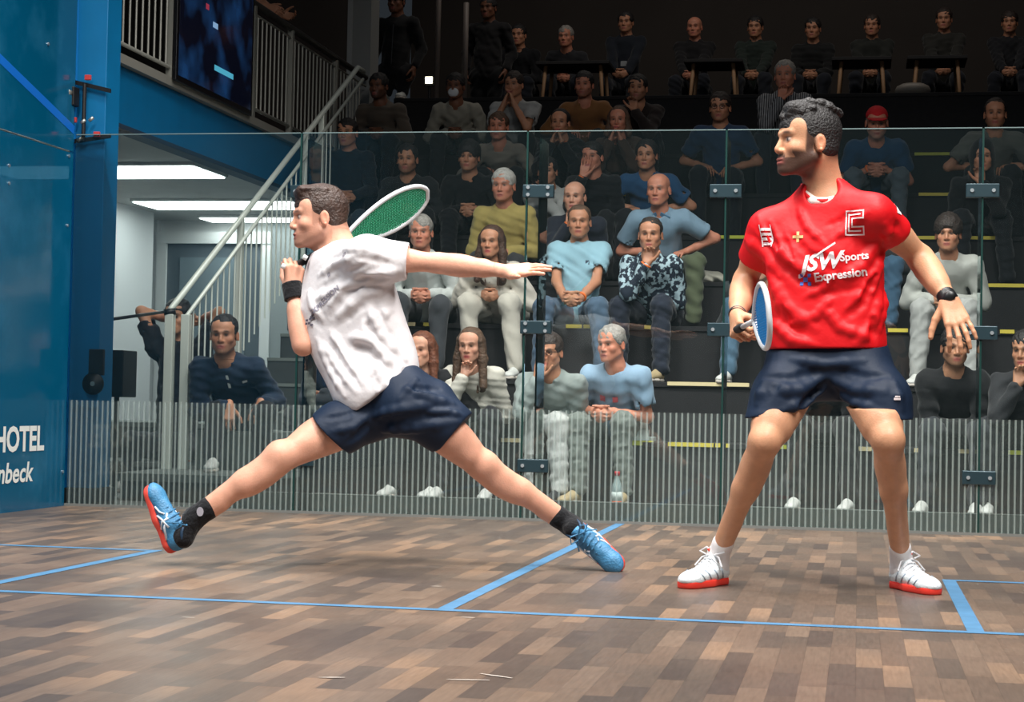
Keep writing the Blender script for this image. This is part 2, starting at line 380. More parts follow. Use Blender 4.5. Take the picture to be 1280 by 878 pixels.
def hair_prims(H, style, rngl=None):
    e, c = H.e, H.cp; L = []
    if style in ('short', 'grey', 'crop', 'curly', 'quiff'):
        t = dict(short=.010, grey=.009, crop=.005, curly=.019, quiff=.010)[style]
        L = [e((0, -.014, .038), ((.079+t) if style != 'quiff' else .081, (.098 if style in ('quiff', 'curly') else .093)+t, .081+t*1.2), .02), e((0, -.045, -.02), (.063+t, .054+t, .055), .02)]
        L += [e((0, .140, -.052 if style != 'short' else -.046), (.105, .083, .107), .012, 's'),
              e((-.088, .038, -.038), (.03, .050, .050), .008, 's'), e((.088, .038, -.038), (.03, .050, .050), .008, 's'),
              e((-.092, -.012, -.018), (.02, .026, .036), .006, 's'), e((.092, -.012, -.018), (.02, .026, .036), .006, 's'),
              dict(pln(H.p(0, 0, -.065), -H.R[:, 2]))]
        if style == 'quiff': L += [e((sx_*.100, -.020, -.022), (.026, .042, .042), .012, 's') for sx_ in (-1, 1)]
        if style == 'quiff': L.insert(2, c((-.03, .068, .102), (.035, .045, .118), .016, .014, .02))
        if style == 'curly':
            rr = random.Random(int(abs(H.c[0]*1000)))
            for i in range(46):
                th = rr.uniform(0, 2*PI); ph = rr.uniform(0, 1.35)
                d = V(math.sin(ph)*math.cos(th)*.082, math.sin(ph)*math.sin(th)*.104-.020, math.cos(ph)*.095+.040)
                if d[1] > .075 and d[2] < .085: continue
                L.insert(2, e(d, (.017, .017, .015), .006))
    elif style == 'side':   # balding with hair at the sides
        L = [e((0, -.026, .020), (.081, .098, .078), .02), e((0, .08, .0), (.12, .075, .14), .01, 's'), e((0, -.01, .125), (.072, .10, .06), .01, 's'),
             e((-.092, -.012, -.018), (.02, .026, .036), .006, 's'), e((.092, -.012, -.018), (.02, .026, .036), .006, 's'), dict(pln(H.p(0, 0, -.06), -H.R[:, 2]))]
    elif style in ('long', 'bob', 'tied'):
        L = [e((0, -.022, .038), (.089, .104, .090), .02)]
        if style != 'tied':
            n = -.28 if style == 'long' else -.13
            for sx in (-1, 1):
                L += [c((sx*.072, .005, .03), (sx*.088, .0, -.09), .024, .03, .03), c((sx*.088, .0, -.09), (sx*.10, .03, n), .03, .026, .03),
                      c((sx*.05, -.06, .0), (sx*.06, -.06, n), .045, .045, .03)]
            for i in range(8):
                a = -1+i*2/7.; L.append(c((a*.09, -.01-.02*abs(a), 0), (a*.115, .025*abs(a)-.02, n-.02*(i % 3)), .012, .008, .004))
        else: L += [e((0, -.11, .03), (.04, .035, .04), .02)]
        L += [e((0, .122, -.040), (.066, .085, .100), .01, 's')]
    elif style == 'cap':
        L = [e((0, -.015, .045), (.084, .103, .082), .02), dict(pln(H.p(0, 0, .035), -H.R[:, 2])),
             ]
    return L
def cap_brim(H): return [cap(H.p(-.035, .10, .040), H.p(.035, .10, .040), .045*H.s, .045*H.s, .02, flat=(H.R[:, 2], 7)), cap(H.p(-.02, .13, .034), H.p(.02, .13, .034), .035, .035, .02, flat=(H.R[:, 2], 6))]
def rot(v, ax, a):
    ax = nrm(ax); v = np.asarray(v, float); return v*math.cos(a)+np.cross(ax, v)*math.sin(a)+ax*(ax@v)*(1-math.cos(a))
def hand_prims(W, D, T, side, curl=(.3, .4, .3), spread=.08, thumb=(.5, .3), s=1.0, k=.0045, curls=None):
    """W wrist, D direction to knuckles, T towards the thumb, side 'r'/'l'"""
    W = np.asarray(W, float); D = nrm(D); T = nrm(np.asarray(T)-D*(np.asarray(T)@D)); N = np.cross(D, T) if side == 'r' else np.cross(T, D)
    L = [cap(W-D*.02*s, W+D*.02*s, .024*s, .026*s, .015, flat=(N, 1.35))]
    offs = (.031, .0105, -.0105, -.030); base = (.084, .089, .085, .076); lens = ((.042, .026, .021), (.046, .029, .022), (.042, .027, .021), (.033, .021, .019)); rs = (.0088, .0090, .0086, .0078)
    tips = []
    for i in range(4):
        K = W + D*base[i]*s + T*offs[i]*s
        L.append(cap(W+D*.01*s+T*offs[i]*.55*s, K, .016*s, .0118*s, .012))
        d = rot(D, N, (spread*(1.5-i)*(1 if side == 'r' else -1)))
        axl = nrm(np.cross(d, N)); p = K; dd = d; cc = curls[i] if curls else curl
        for j in range(3):
            # rotate towards the palm (-N)
            dd = rot(dd, axl, -cc[j] if (rot(dd, axl, .1)@N) > (dd@N) else cc[j])
            e_ = p+dd*lens[i][j]*s; r1 = rs[i]*(1-.08*j)*s; L.append(cap(p, e_, r1, r1*.92, k if j else .006)); p = e_
        tips.append(p)
    b = W+D*.018*s+T*.022*s-N*.008*s; d1 = nrm(D*.62+T*math.cos(thumb[0])*.8-N*math.sin(thumb[0])*.8); p1 = b+d1*.045*s
    d2 = nrm(d1+D*thumb[1]-N*thumb[1]*.5-T*thumb[1]*.3); p2 = p1+d2*.033*s; d3 = nrm(d2+D*thumb[1]*.6-T*thumb[1]*.5); p3 = p2+d3*.026*s
    L += [cap(b, p1, .016*s, .0125*s, .012), cap(p1, p2, .0112*s, .0100*s, k), cap(p2, p3, .0098*s, .0085*s, k)]
    return L
def ik(A, B, l1, l2, pole):
    A, B = np.asarray(A), np.asarray(B); d = B-A; L = np.linalg.norm(d); n = nrm(d)
    if L > (l1+l2)*.995: l1, l2 = l1*L/(l1+l2)*1.003, l2*L/(l1+l2)*1.003
    x = (l1*l1-l2*l2+L*L)/(2*L); h = math.sqrt(max(l1*l1-x*x, 0)); p = np.asarray(pole, float); p = nrm(p-n*(p@n)); return A+n*x+p*h
def arm_prims(S, E, W, s=1.0, k=.02, m=1.0):
    S, E, W = map(np.asarray, (S, E, W)); f = nrm(W-E)
    return [cap(S, E, .050*s, .038*s, k), ell((S*.6+E*.4), (.046*s, .046*s, .09*s), frame(np.cross(E-S, V(.3, .8, .1)), E-S), .03), cap(E, E*.35+W*.65, .040*s, .034*s, k), cap(E*.35+W*.65, W, .033*s, .0245*s, k),
            ell(E*.70+W*.30, (.041*s, .041*s, .085*s), frame(np.cross(W-E, V(.3, .8, .1)), W-E), .03)]
def leg_prims(Hh, K, A, back, s=1.0, k=.03):
    Hh, K, A = map(np.asarray, (Hh, K, A)); b = nrm(back); T = nrm(K-Hh); Sh = nrm(A-K)
    Rt = frame(np.cross(T, V(1, .1, .2)), T); Rs = frame(np.cross(Sh, V(1, .1, .2)), Sh)
    kb = nrm(b-Sh*(b@Sh)); kf = -kb; tf = nrm(-b - T*((-b)@T))
    R_ = [cap(Hh, K, .088*s, .052*s, k), ell(Hh*.5+K*.5+tf*.022, (.070*s, .070*s, .15*s), Rt, .03), ell(Hh*.22+K*.78+tf*.016+np.cross(T, tf)*.022, (.042*s, .042*s, .065*s), Rt, .015), ell(Hh*.24+K*.76+tf*.014-np.cross(T, tf)*.020, (.042*s, .042*s, .065*s), Rt, .015),
            ell(K+tf*.008+kf*.012, (.046*s, .046*s, .05*s), Rs, .025), cap(K, K*.6+A*.4, .050*s, .045*s, k), cap(K*.6+A*.4, A, .045*s, .029*s, k),
            ell(K*.76+A*.24+kb*.024+np.cross(Sh, kb)*.016, (.036*s, .036*s, .098*s), Rs, .03), ell(K*.78+A*.22+kb*.024-np.cross(Sh, kb)*.016, (.036*s, .036*s, .090*s), Rs, .03), ell(K+kf*.034, (.023, .023, .027), Rs, .010),
            cap(K+kf*.030, A+kf*.012, .018, .016, .03), cap(A+kb*.016, A*.7+K*.3+kb*.016, .014, .018, .04)]
    return R_[:1]+[R_[1], R_[2]]+R_[3:]
def shoe(parent, Hb, D, Up, um, sm_, label=None, L=.29, h=.005, laces=None, accent=None, name='shoe', lining=None, simple=False):
    R = frame(D, Up); s = L/.29; Hb = np.asarray(Hb, float)
    P = lambda x, y, z: Hb+R@(V(x, y, z)*s)
    fl = lambda f: (R[:, 2], f)
    up = [cap(P(0, .038, .042), P(0, .11, .048), .036*s, .038*s, .02*s), cap(P(.0, .11, .046), P(.004, .225, .030), .042*s, .040*s, .02*s, flat=fl(1.25)),
          cap(P(0, .042, .05), P(0, .036, .088), .037*s, .034*s, .015*s), cap(P(0, .10, .075), P(0, .068, .108), .022*s, .020*s, .015*s), ell(P(.004, .238, .028), (.040*s, .048*s, .024*s), R, .02*s),
          cap(P(0, .13, .075), P(0, .19, .056), .014*s, .012*s, .015*s)]
    if not simple: up += [cap(P(0, .040, .085), P(0, .034, .125), .0265*s, .0265*s, .004, 's')]
    up += [pln(P(0, 0, .020), -R[:, 2])]
    u = sobj(name, up, h, um, parent)
    if label: u['label'] = label
    so = [cap(P(0, .040, .012), P(0, .13, .012), .039*s, .035*s, .03*s, flat=fl(1.0)), cap(P(.003, .15, .012), P(.004, .240, .014), .046*s, .043*s, .03*s), pln(P(0, 0, .0), -R[:, 2]), pln(P(0, 0, .026), R[:, 2])]
    link_loc = u
    so_ = sobj('sole', so, h*.8, sm_, u)
    if not simple:
        b = MB()
        for i in range(6):
            t = i/5.; y = .092+t*.10; z = .108-t*.046
            b.tube([P(-.030, y-.006, z-.018), P(-.014, y, z), P(.014, y+.004, z), P(.030, y-.002, z-.018)], .0032*s, 6)
        for sx in (-1, 1):
            b.tube([P(0, .085, .116), P(sx*.03, .075, .135), P(sx*.05, .09, .12), P(sx*.02, .10, .112)], .0032*s, 6)
            b.tube([P(0, .088, .116), P(sx*.035, .10, .10), P(sx*.055, .115, .07)], .003*s, 6)
        b.build('laces', laces or um, u)
        if accent is not None:       # padded collar lining and side marks
            b = MB()
            b.tube([P(math.sin(a)*.034, .044+math.cos(a)*.034, .098+.012*math.cos(a)) for a in np.linspace(0, 2*PI, 18)[:-1]], .006*s, 8, True)
            b.build('collar_lining', lining or accent, u, True)
    return u, P, up
def surf_strip(name, prims, pts, r, m, parent, dirn):
    """raised line that follows a surface: points are pushed along dirn until they meet it"""
    d = nrm(dirn); out = list(march_n(prims, [np.asarray(p)-d*.12 for p in pts], d, .0015))
    MB().tube(out, r, 8).build(name, m, parent, True)
def sock(parent, A, K, H0, r, m, up=.12, h=.005, rk=None, name='sock'):
    A, K, H0 = map(np.asarray, (A, K, H0)); d = nrm(K-A)
    return sobj(name, [cap(A, A+d*up, r, (rk or r)*1.03, .02), cap(A, H0, r*1.05, r*.95, .02), cap(A+d*(up+.008), A+d*(up+.05), (rk or r)*.9, (rk or r)*.95, .004, 's')], h, m, parent)
def racket(butt, throat, tip, side, fm, stm, gm, label, W=.092, group=None, gripm=None, dense=.0085, sr=.0012):
    """squash racket: butt end, start of the head and tip of the head, side = width direction"""
    butt, throat, tip = map(lambda q: np.asarray(q, float), (butt, throat, tip))
    y = nrm(tip-butt); x = nrm(np.asarray(side)-y*(np.asarray(side)@y)); n = np.cross(x, y); Lh = np.linalg.norm(tip-throat)
    root = empty('squash_racket', butt, label, 'racket', group)
    def rw(t): return max(.06, math.sin(PI/2*t/.62)**.85) if t < .62 else math.sqrt(max(1-((t-.62)/.38)**2, 0))
    N = 40; left = []; right = []
    ts = [i/26*.62 for i in range(1, 26)]+[.62+.38*math.sin(PI/2*i/14) for i in range(0, 13)]
    for t in ts:
        w_ = rw(t)*W
        left.append(throat+y*Lh*t+x*w_); right.append(throat+y*Lh*t-x*w_)
    loop = [throat+x*.006]+left+right[::-1]+[throat-x*.006]
    b = MB().tube(loop, .0095, 10, True); 
    b.build('frame', fm, root, True)
    b = MB(); half = [np.array([i/N*Lh, W*rw(i/N)]) for i in range(N+1)]
    yy = np.array([q[0] for q in half]); ww = np.array([q[1] for q in half])
    a = -W
    while a < W:
        m_ = ww > abs(a)+.001
        if m_.sum() > 1: b.tube([throat+y*yy[m_][0]+x*a, throat+y*yy[m_][-1]+x*a], sr, 4)
        a += dense
    q = .06
    while q < Lh-.01:
        w_ = np.interp(q, yy, ww); b.tube([throat+y*q-x*w_, throat+y*q+x*w_], sr, 4); q += dense
    b.build('strings', stm, root)
    sh0 = butt+y*.20
    MB().tube([sh0, throat+y*.01], .0095, 10).build('shaft', fm, root, True)
    g = MB(); ps = [butt+y*t*.20 for t in np.linspace(0, 1, 13)]
    g.tube(ps, .014, 10, rr=[.0165]+[.0145+.0008*(i % 2) for i in range(11)]+[.012]); g.build('grip', gm, root, True)
    return root, x, y, n, Lh

def text_mesh(body, size, extr=0.0, shear=0, bold=0):
    cu = bpy.data.curves.new('t', 'FONT'); cu.body = body; cu.size = size; cu.align_x = 'CENTER'; cu.align_y = 'CENTER'; cu.shear = shear; cu.offset = bold; cu.resolution_u = 3
    o = bpy.data.objects.new('t', cu); COL.objects.link(o)
    dg = bpy.context.evaluated_depsgraph_get(); me = bpy.data.meshes.new_from_object(o.evaluated_get(dg)); bpy.data.objects.remove(o)
    bm = bmesh.new(); bm.from_mesh(me); 
    for _ in range(3):
        es = [e for e in bm.edges if e.calc_length() > max(size*.16, .006)]
        if es: bmesh.ops.subdivide_edges(bm, edges=es, cuts=1); bmesh.ops.triangulate(bm, faces=[f for f in bm.faces if len(f.verts) > 3])
    v = [list(q.co) for q in bm.verts]; f = [[w.index for w in q.verts] for q in bm.faces]; bm.free()
    return v, f
def decal(name, vf, prims, org, ax, ay, dirn, m, parent, off=.0025):
    """lay flat lettering on a curved surface: drop every vertex along dirn"""
    v, f = vf; d = nrm(dirn); v = np.array(v)
    P0 = np.asarray(org)[None]+v[:, :1]*np.asarray(ax)[None]+v[:, 1:2]*np.asarray(ay)[None]-d*.10
    out = march_n(prims, P0, d, off, 45, .35)
    return mobj(name, out, f, m, parent)
def tmesh(body, size, bold=0, shear=0): return text_mesh(body, size, bold=bold, shear=shear)
def folds(prims, lst, Y0, disp=.7):
    """cloth folds: (polyline in sight-line coordinates, radius, +1 ridge / -1 valley), set onto the cloth"""
    out = []; R_, Pn = [], []; lst = [(a_, b_*1.4, c_) for a_, b_, c_ in lst]
    for pl, r, sg in lst:
        a0 = len(Pn)
        for a in range(len(pl)-1):
            for t in np.linspace(0, 1, 3, endpoint=(a == len(pl)-2)): Pn.append((pl[a][0]*(1-t)+pl[a+1][0]*t, pl[a][1]*(1-t)+pl[a+1][1]*t))
        R_.append((a0, len(Pn), r, sg))
    D = np.array([nrm(ray(*q)) for q in Pn]); S0 = np.array([U(q[0], q[1], Y0) for q in Pn]); E = march_n(prims, S0, D, .002, 60, 1.0)
    for a0, a1, r, sg in R_:
        ps = [E[i]+D[i]*r*disp*sg for i in range(a0, a1) if E[i][1] < Y0+.85]
        for i in range(len(ps)-1):
            e0 = .45 if i == 0 else 1; e1 = .45 if i == len(ps)-2 else 1
            c_ = cap(ps[i], ps[i+1], r*e0, r*e1, r*1.0, 'u' if sg > 0 else 's'); c_['fold'] = 1; out.append(c_)
    return out

# ================================================================== PLAYER IN RED
def build_red():
    Y = 6.5
    J = dict(shR=U(960, 287, Y+.08), shL=U(1093, 268, Y-.02), elR=U(932, 350, Y+.22), wrR=U(921, 396, Y+.0), elL=U(1150, 322, Y+.13), wrL=U(1186, 375, Y-.02),
             hpR=U(999, 462, Y+.10), hpL=U(1072, 464, Y+.10), knR=U(956, 552, Y-.13), knL=U(1110, 550, Y-.14), anR=U(909, 673, Y+.03), anL=U(1129, 682, Y+.08),
             nk=U(1031, 243, Y+.05), pel=U(1036, 448, Y+.10), ch=U(1032, 320, Y+.05))
    head = Head(U(1008, 177, Y-.0), V(-.90, -.47, .02), V(.06, 0, 1), 1.08)
    skin = (208, 154, 120)
    root = empty('person', (J['pel'][0], J['pel'][1], 0), 'standing player in a red t-shirt and navy shorts holding a racket low', 'person')
    free = head_prims(head, .03) + [cap(head.p(0, -.025, -.05), J['nk']+V(0, .02, 0), .056, .060, .03), cap(head.p(.0, -.06, -.04), J['nk']+V(0, .05, -.01), .045, .07, .04)]
    body = [
        cap(J['nk']+V(0, .03, -.0), J['nk']*.65+J['shR']*.35+V(0, .03, .01), .05, .042, .04), cap(J['nk']+V(0, .03, -.0), J['nk']*.65+J['shL']*.35+V(0, .03, .01), .05, .042, .04),
        cap(J['shR'], J['shL'], .052, .052, .05), cap(J['nk'], J['ch'], .07, .11, .06), cap(J['ch'], J['pel'], .13, .12, .06), cap(J['hpR']+V(0, 0, .02), J['hpL']+V(0, 0, .02), .075, .075, .03)]
    a1, a2 = arm_prims(J['shR'], J['elR'], J['wrR'], 1.08), arm_prims(J['shL'], J['elL'], J['wrL'], 1.10)
    body += a1[:2]+a2[:2]; free += a1[2:]+a2[2:]
    # feet inside the shoes
    #hR, tR = UZ(915, 716, 0.0)+V(.0, .06, 0), UZ(853, 738, 0.0); hL, tL = UZ(1113, 718, 0)+V(0, .06, 0), UZ(1173, 744, 0)
    tR, tL = UZ(854, 737, 0.0), UZ(1173, 745, 0.0)
    def heel(t, u):
        y = t[1]+.2
        for _ in range(5): x = U(u, 700, y)[0]; y = t[1]+math.sqrt(max(.292**2-(x-t[0])**2, .01))
        return V(x, y, 0)
    hR, hL = heel(tR, 905), heel(tL, 1118); dR, dL = nrm(tR-hR), nrm(tL-hL)
    J['anR'], J['anL'] = hR+dR*.048+V(0, 0, .10), hL+dL*.048+V(0, 0, .10)
    l1, l2 = leg_prims(J['hpR'], J['knR'], J['anR'], (0.1, 1, 0), .98), leg_prims(J['hpL'], J['knL'], J['anL'], (-.1, 1, 0), .98)
    body += [cap(J['hpR'], J['hpR']*.22+J['knR']*.78, .096, .074, .02), cap(J['hpL'], J['hpL']*.22+J['knL']*.78, .096, .074, .02)]
    body += l1[:4]+l2[:4]; free += l1[4:]+l2[4:]
    free += [cap(J['anR'], hR+dR*.04+V(0, 0, .06), .031, .03, .02), cap(J['anL'], hL+dL*.04+V(0, 0, .06), .031, .03, .02), cap(hR+dR*.05+V(0, 0, .05), hR+dR*.2+V(0, 0, .035), .028, .026), cap(hL+dL*.05+V(0, 0, .05), hL+dL*.2+V(0, 0, .035), .028, .026)]
    # hands: the right closed round the grip, the left hanging open
    gR = U(921, 413, Y-.05)
    rk_dir = nrm(U(957, 372, Y-.34)-U(925, 421, Y-.03)); 
    hr = hand_prims(J['wrR'], nrm(gR-J['wrR']+V(.0, -.02, 0)), V(.35, -1, .1), 'r', curls=((1.1, 1.4, .8),)*4, spread=.0, thumb=(.9, .5), s=1.02)
    hl = hand_prims(J['wrL'], nrm(U(1199, 408, Y-.07)-J['wrL']), V(-1, -.25, -.2), 'l', curls=((.28, .45, .3), (.05, .35, .3), (.0, .3, .25), (-.05, .25, .2)), spread=.10, thumb=(.5, .25), s=1.12)
    hp = hr+hl
    ft = face_tint(head, skin, lip=(176, 100, 92), brow=(35, 26, 24), beard=1.0, beardc=(84, 60, 50), fade=.95, bt=.0062, gaze=.0)
    BODY = lambda cl: sobj('body', body+cl+free+hp, .0075, skin_mat, root, fine=[(head.c+V(0, 0, -.01), .155, .0032), (gR, .12, .0035), (J['wrL']+V(.03, -.04, -.09), .15, .0035)], tint=ft)
    hm = mat('hair_black', (34, 31, 31), .55, bump=.9, bscale=120, var=.3, vscale=60)
    hp_ = hair_prims(head, 'quiff'); rr = random.Random(3)
    for i in range(90):
        x = rr.uniform(-.062, .062); y = rr.uniform(-.11, .085); z0 = .040+.094*math.sqrt(max(0, 1-(x/.085)**2-((y+.02)/.112)**2))
        if z0 < .07: continue
        hp_.insert(2, ell(head.p(x, y, z0), V(.013, .013, .012)*1.05, None, .008))
    hp_.insert(2, head.e((0, .045, .105), (.055, .038, .022), .02))
    sobj('hair', hp_, .0035, hm, root)
    # ---- t-shirt
    yc = Y+.06; sh = []
    def slab(v, uL, uR, r, k=.05, dy=0, sl=0): return cap(U(uL, v+sl, yc+dy)+V(r, 0, 0), U(uR, v-sl, yc+dy)-V(r, 0, 0), r, r, k)
    sh += [slab(300, 964, 1100, .105, .05, 0, 6), slab(335, 962, 1104, .115, .06), slab(372, 961, 1104, .118, .06), slab(405, 960, 1105, .122, .05), slab(432, 957, 1109, .126, .03)]
    sh += [cap(J['nk']+V(0, .02, -.02), J['shR']+V(.01, 0, -.005), .075, .068, .05), cap(J['nk']+V(0, .02, -.02), J['shL']+V(-.01, 0, -.005), .075, .070, .05), cap(J['nk']+V(0, .01, -.03), J['ch'], .085, .125, .06)]
    eR = J['shR']*.50+J['elR']*.50; eL = J['shL']*.60+J['elL']*.40
    dRr, dLl = nrm(J['elR']-J['shR']), nrm(J['elL']-J['shL'])
    slv = [grp([cap(J['shR'], eR+V(-.005, 0, -.03), .068, .070, .035), pln(eR+dRr*.012, dRr, (eR+dRr*.08, .14)), cap(eR-dRr*.03, eR+dRr*.2, .054, .054, .004, 's')]), grp([cap(J['shL'], eL+V(.0, 0, .004), .064, .064, .035), pln(eL+dLl*.03, dLl, (eL+dLl*.10, .14)), cap(eL-dLl*.03, eL+dLl*.2, .048, .048, .004, 's')])]
    sh = slv+sh
    base = list(sh)
    fl = [([(935, 300), (960, 318), (975, 345)], .016, 1), ([(968, 305), (1000, 335), (1040, 345)], .014, 1), ([(975, 330), (1000, 352), (1030, 362)], .010, -1),
          ([(968, 350), (985, 385), (1020, 412)], .014, 1), ([(966, 375), (985, 408), (1010, 425)], .012, -1), ([(1098, 300), (1075, 335), (1050, 350)], .013, 1), ([(1102, 320), (1085, 360), (1060, 385)], .014, 1),
          ([(1095, 345), (1080, 380), (1050, 402)], .010, -1), ([(1100, 370), (1088, 410), (1070, 430)], .013, 1), ([(1040, 372), (1020, 395), (990, 405)], .010, 1), ([(1030, 385), (1050, 410), (1080, 420)], .011, 1),
          ([(965, 400), (990, 425), (1020, 432)], .012, 1), ([(1000, 262), (1010, 285), (1030, 305)], .009, 1), ([(1085, 265), (1060, 285), (1040, 300)], .009, 1), ([(1070, 262), (1050, 275), (1030, 283)], .007, -1),
          ([(945, 285), (965, 300), (990, 305)], .010, -1), ([(1105, 280), (1112, 300)], .012, 1), ([(1120, 275), (1128, 292)], .010, -1), ([(1092, 400), (1096, 430)], .012, -1), ([(1010, 355), (1040, 366), (1075, 360)], .009, -1), ([(985, 290), (1010, 318), (1045, 325)], .010, -1),
          ([(1045, 340), (1030, 360), (1005, 372)], .009, 1), ([(962, 335), (972, 365), (980, 398)], .012, 1), ([(1108, 345), (1104, 380), (1098, 412)], .012, 1)]
    fl += [([(940+8*i, 268+3*i), (955+9*i, 300+6*i)], .007, 1 if i % 2 else -1) for i in range(5)]
    sh += folds(base, fl, Y-.35)
    sh += [cap(J['nk']+V(-.012, -.055, .005), J['nk']+V(-.02, -.13, .10), .058, .10, .01, 's'), cap(J['nk']+V(0, .05, .03), J['nk']+V(0, .05, .15), .075, .085, .01, 's')]
    pl1 = U(1032, 437, yc); sh += [pln(pl1, V(.02, 0, -1), (pl1+V(0, 0, -.2), .45))]
    redm = mat('red_jersey', (220, 16, 26), .55, bump=.35, bscale=16, var=.05, vscale=5, sheen=0, spec=.35)
    shirt = sobj('shirt', sh, .0058, redm, root)
    # neck band
    wm = mat('white_print', (240, 228, 230), .6)
    # undershirt collar seen at the neck
    nb = MB().tube([J['nk']+V(math.sin(a)*.074-.008, .005-.080*math.cos(a), .020-.052*max(math.cos(a), 0)+.012*(1-math.cos(a))) for a in np.linspace(0, 2*PI, 30)[:-1]], .0075, 8, True)
    nb.build('collar', redm, shirt, True)
    us = sobj('undershirt', [cap(J['nk']+V(-.038, -.064, -.034), J['nk']+V(.024, -.062, -.034), .017, .017, .02), cap(J['nk']+V(-.066, -.024, .002), J['nk']+V(-.040, -.060, -.030), .012, .016, .01), cap(J['nk']+V(.054, -.020, .006), J['nk']+V(.026, -.058, -.030), .012, .016, .01)], .004, fabric((236, 226, 218), 'undershirt_white'), root)
    ax, ay, dn = V(1, .12, 0), V(0, 0, 1), V(.06, 1, 0)
    A = lambda u, v: U(u, v, Y-.06)
    def put(name, txt, size, u, v, m=wm, slope=0, bold=.0, shear=0):
        a = V(math.cos(slope), .10, math.sin(slope)); b = V(-math.sin(slope), 0, math.cos(slope)); decal(name, tmesh(txt, size, bold, shear), sh, A(u, v), a, b, dn, m, shirt)
    put('chest_lettering', 'JSW', .078, 1025, 329, slope=.14, bold=.003, shear=.35); put('chest_lettering', 'Sports', .038, 1068, 321, slope=.12, bold=.001)
    put('chest_lettering', 'Expression', .042, 1051, 344, slope=.14, bold=.0012)
    b = MB().tube([V(-.045, -.012, 0), V(0, .012, 0), V(.05, .040, 0)], .0035, 6); bm_ = b.bm; vv = [list(q.co) for q in bm_.verts]; bm_.verts.index_update(); ff = [[w.index for w in q.verts] for q in bm_.faces]; bm_.free()
    decal('chest_swoosh', (vv, ff), sh, A(1030, 318), V(.8, .1, .0), ay, dn, wm, shirt, .002)
    vs, fs = [], []
    def quad(x0, y0, x1, y1, n=3):
        for i in range(n):
            for j in range(n):
                xa, xb = x0+(x1-x0)*i/n, x0+(x1-x0)*(i+1)/n; ya, yb = y0+(y1-y0)*j/n, y0+(y1-y0)*(j+1)/n; k = len(vs)
                vs.extend([(xa, ya, 0), (xb, ya, 0), (xb, yb, 0), (xa, yb, 0)]); fs.append((k, k+1, k+2, k+3))
    for sx in (-1, 1):
        for sy in (-1, 1): quad(sx*.014-.006, sy*.014-.006, sx*.014+.006, sy*.014+.006)
    quad(-.008, -.008, .008, .008)
    decal('chest_emblem', (vs, fs), sh, A(1007, 350), ax, ay, dn, mat('print_blue', (70, 110, 200), .6), shirt)
    vs, fs = [], []; quad(-.005, -.019, .005, .019); quad(-.019, -.005, .019, .005)
    decal('chest_cross', (vs, fs), sh, A(997, 296), ax, ay, dn, mat('print_gold', (225, 190, 130), .6), shirt)
    # outlined letter C badge
    vs, fs = [], []
    for (x0, y0, x1, y1) in ((-.034, -.044, -.029, .044), (-.034, .039, .034, .044), (-.034, -.044, .034, -.039), (.029, .012, .034, .044), (.029, -.044, .034, -.012), (-.010, .012, .034, .017), (-.010, -.017, .034, -.012), (-.012, -.017, -.007, .017)): quad(x0, y0, x1, y1, 4)
    for (x0, y0, x1, y1) in ((-.024, -.032, -.019, .032), (-.024, .026, .022, .031), (-.024, -.031, .022, -.026)): quad(x0, y0, x1, y1, 4)
    decal('chest_badge', (vs, fs), sh, A(1069, 279), V(1, .2, .02), ay, V(.1, 1, 0), wm, shirt)
    vs, fs = [], []
    for j in range(4): quad(-.016, -.034+j*.017, .016, -.024+j*.017, 2)
    quad(-.019, -.04, -.015, .04); quad(.015, -.04, .019, .04)
    decal('sleeve_badge', (vs, fs), sh, U(936, 293, Y-.05), V(.8, -.6, 0), V(-.12, 0, 1), V(.75, .66, 0), wm, shirt)
    vs, fs = [], []; quad(-.016, -.018, .014, .018); quad(-.004, .022, .014, .036)
    decal('sleeve_badge', (vs, fs), sh, U(1121, 262, Y-.0), V(.75, .6, -.2), V(.3, 0, 1), V(-.5, .8, 0), wm, shirt)
    # ---- shorts
    dr, dl = nrm(J['knR']-J['hpR']), nrm(J['knL']-J['hpL'])
    pr_, pl_ = U(968, 516, yc-.1), U(1104, 523, yc-.1)
    so = [slab(446, 962, 1107, .125, .04, .02), slab(460, 962, 1108, .12, .05, .02),
          grp([cap(U(1000, 452, yc), U(977, 498, yc-.08), .112, .100, .035), cap(U(976, 495, yc-.07), U(966, 530, yc-.11), .100, .101, .04), pln(pr_, V(.22, .05, -1), (pr_+V(0, 0, -.15), .24)), cap(U(974, 503, yc-.08), U(964, 545, yc-.12), .086, .088, .004, 's')], .035),
          grp([cap(U(1071, 452, yc), U(1100, 500, yc-.08), .112, .098, .035), cap(U(1103, 500, yc-.07), U(1108, 540, yc-.11), .098, .098, .04), pln(pl_, V(-.02, .05, -1), (pl_+V(0, 0, -.15), .24)), cap(U(1104, 508, yc-.08), U(1110, 555, yc-.12), .084, .086, .004, 's')], .035)]
    sb = list(so)
    so += folds(sb, [([(1033, 470), (1000, 488), (965, 490)], .013, 1), ([(1033, 478), (1003, 505), (980, 512)], .012, 1), ([(1036, 472), (1070, 488), (1105, 490)], .013, 1), ([(1040, 482), (1070, 505), (1100, 515)], .012, 1),
                     ([(1030, 462), (990, 472), (955, 470)], .010, -1), ([(1040, 462), (1080, 470), (1110, 468)], .010, -1), ([(990, 450), (1030, 456), (1080, 452)], .010, 1), ([(1035, 480), (1060, 512), (1080, 520)], .010, -1), ([(1030, 480), (1010, 500), (1000, 515)], .010, -1),
                     ([(955, 480), (948, 505)], .012, 1), ([(1118, 480), (1126, 512)], .012, 1), ([(975, 470), (960, 500)], .009, -1)], Y-.4)
    so += [pln(U(1030, 428, yc), V(0, 0, 1))]
    navy = mat('navy_shorts', (20, 36, 58), .6, bump=.35, bscale=14, var=.1, vscale=6, sheen=0, spec=.3)
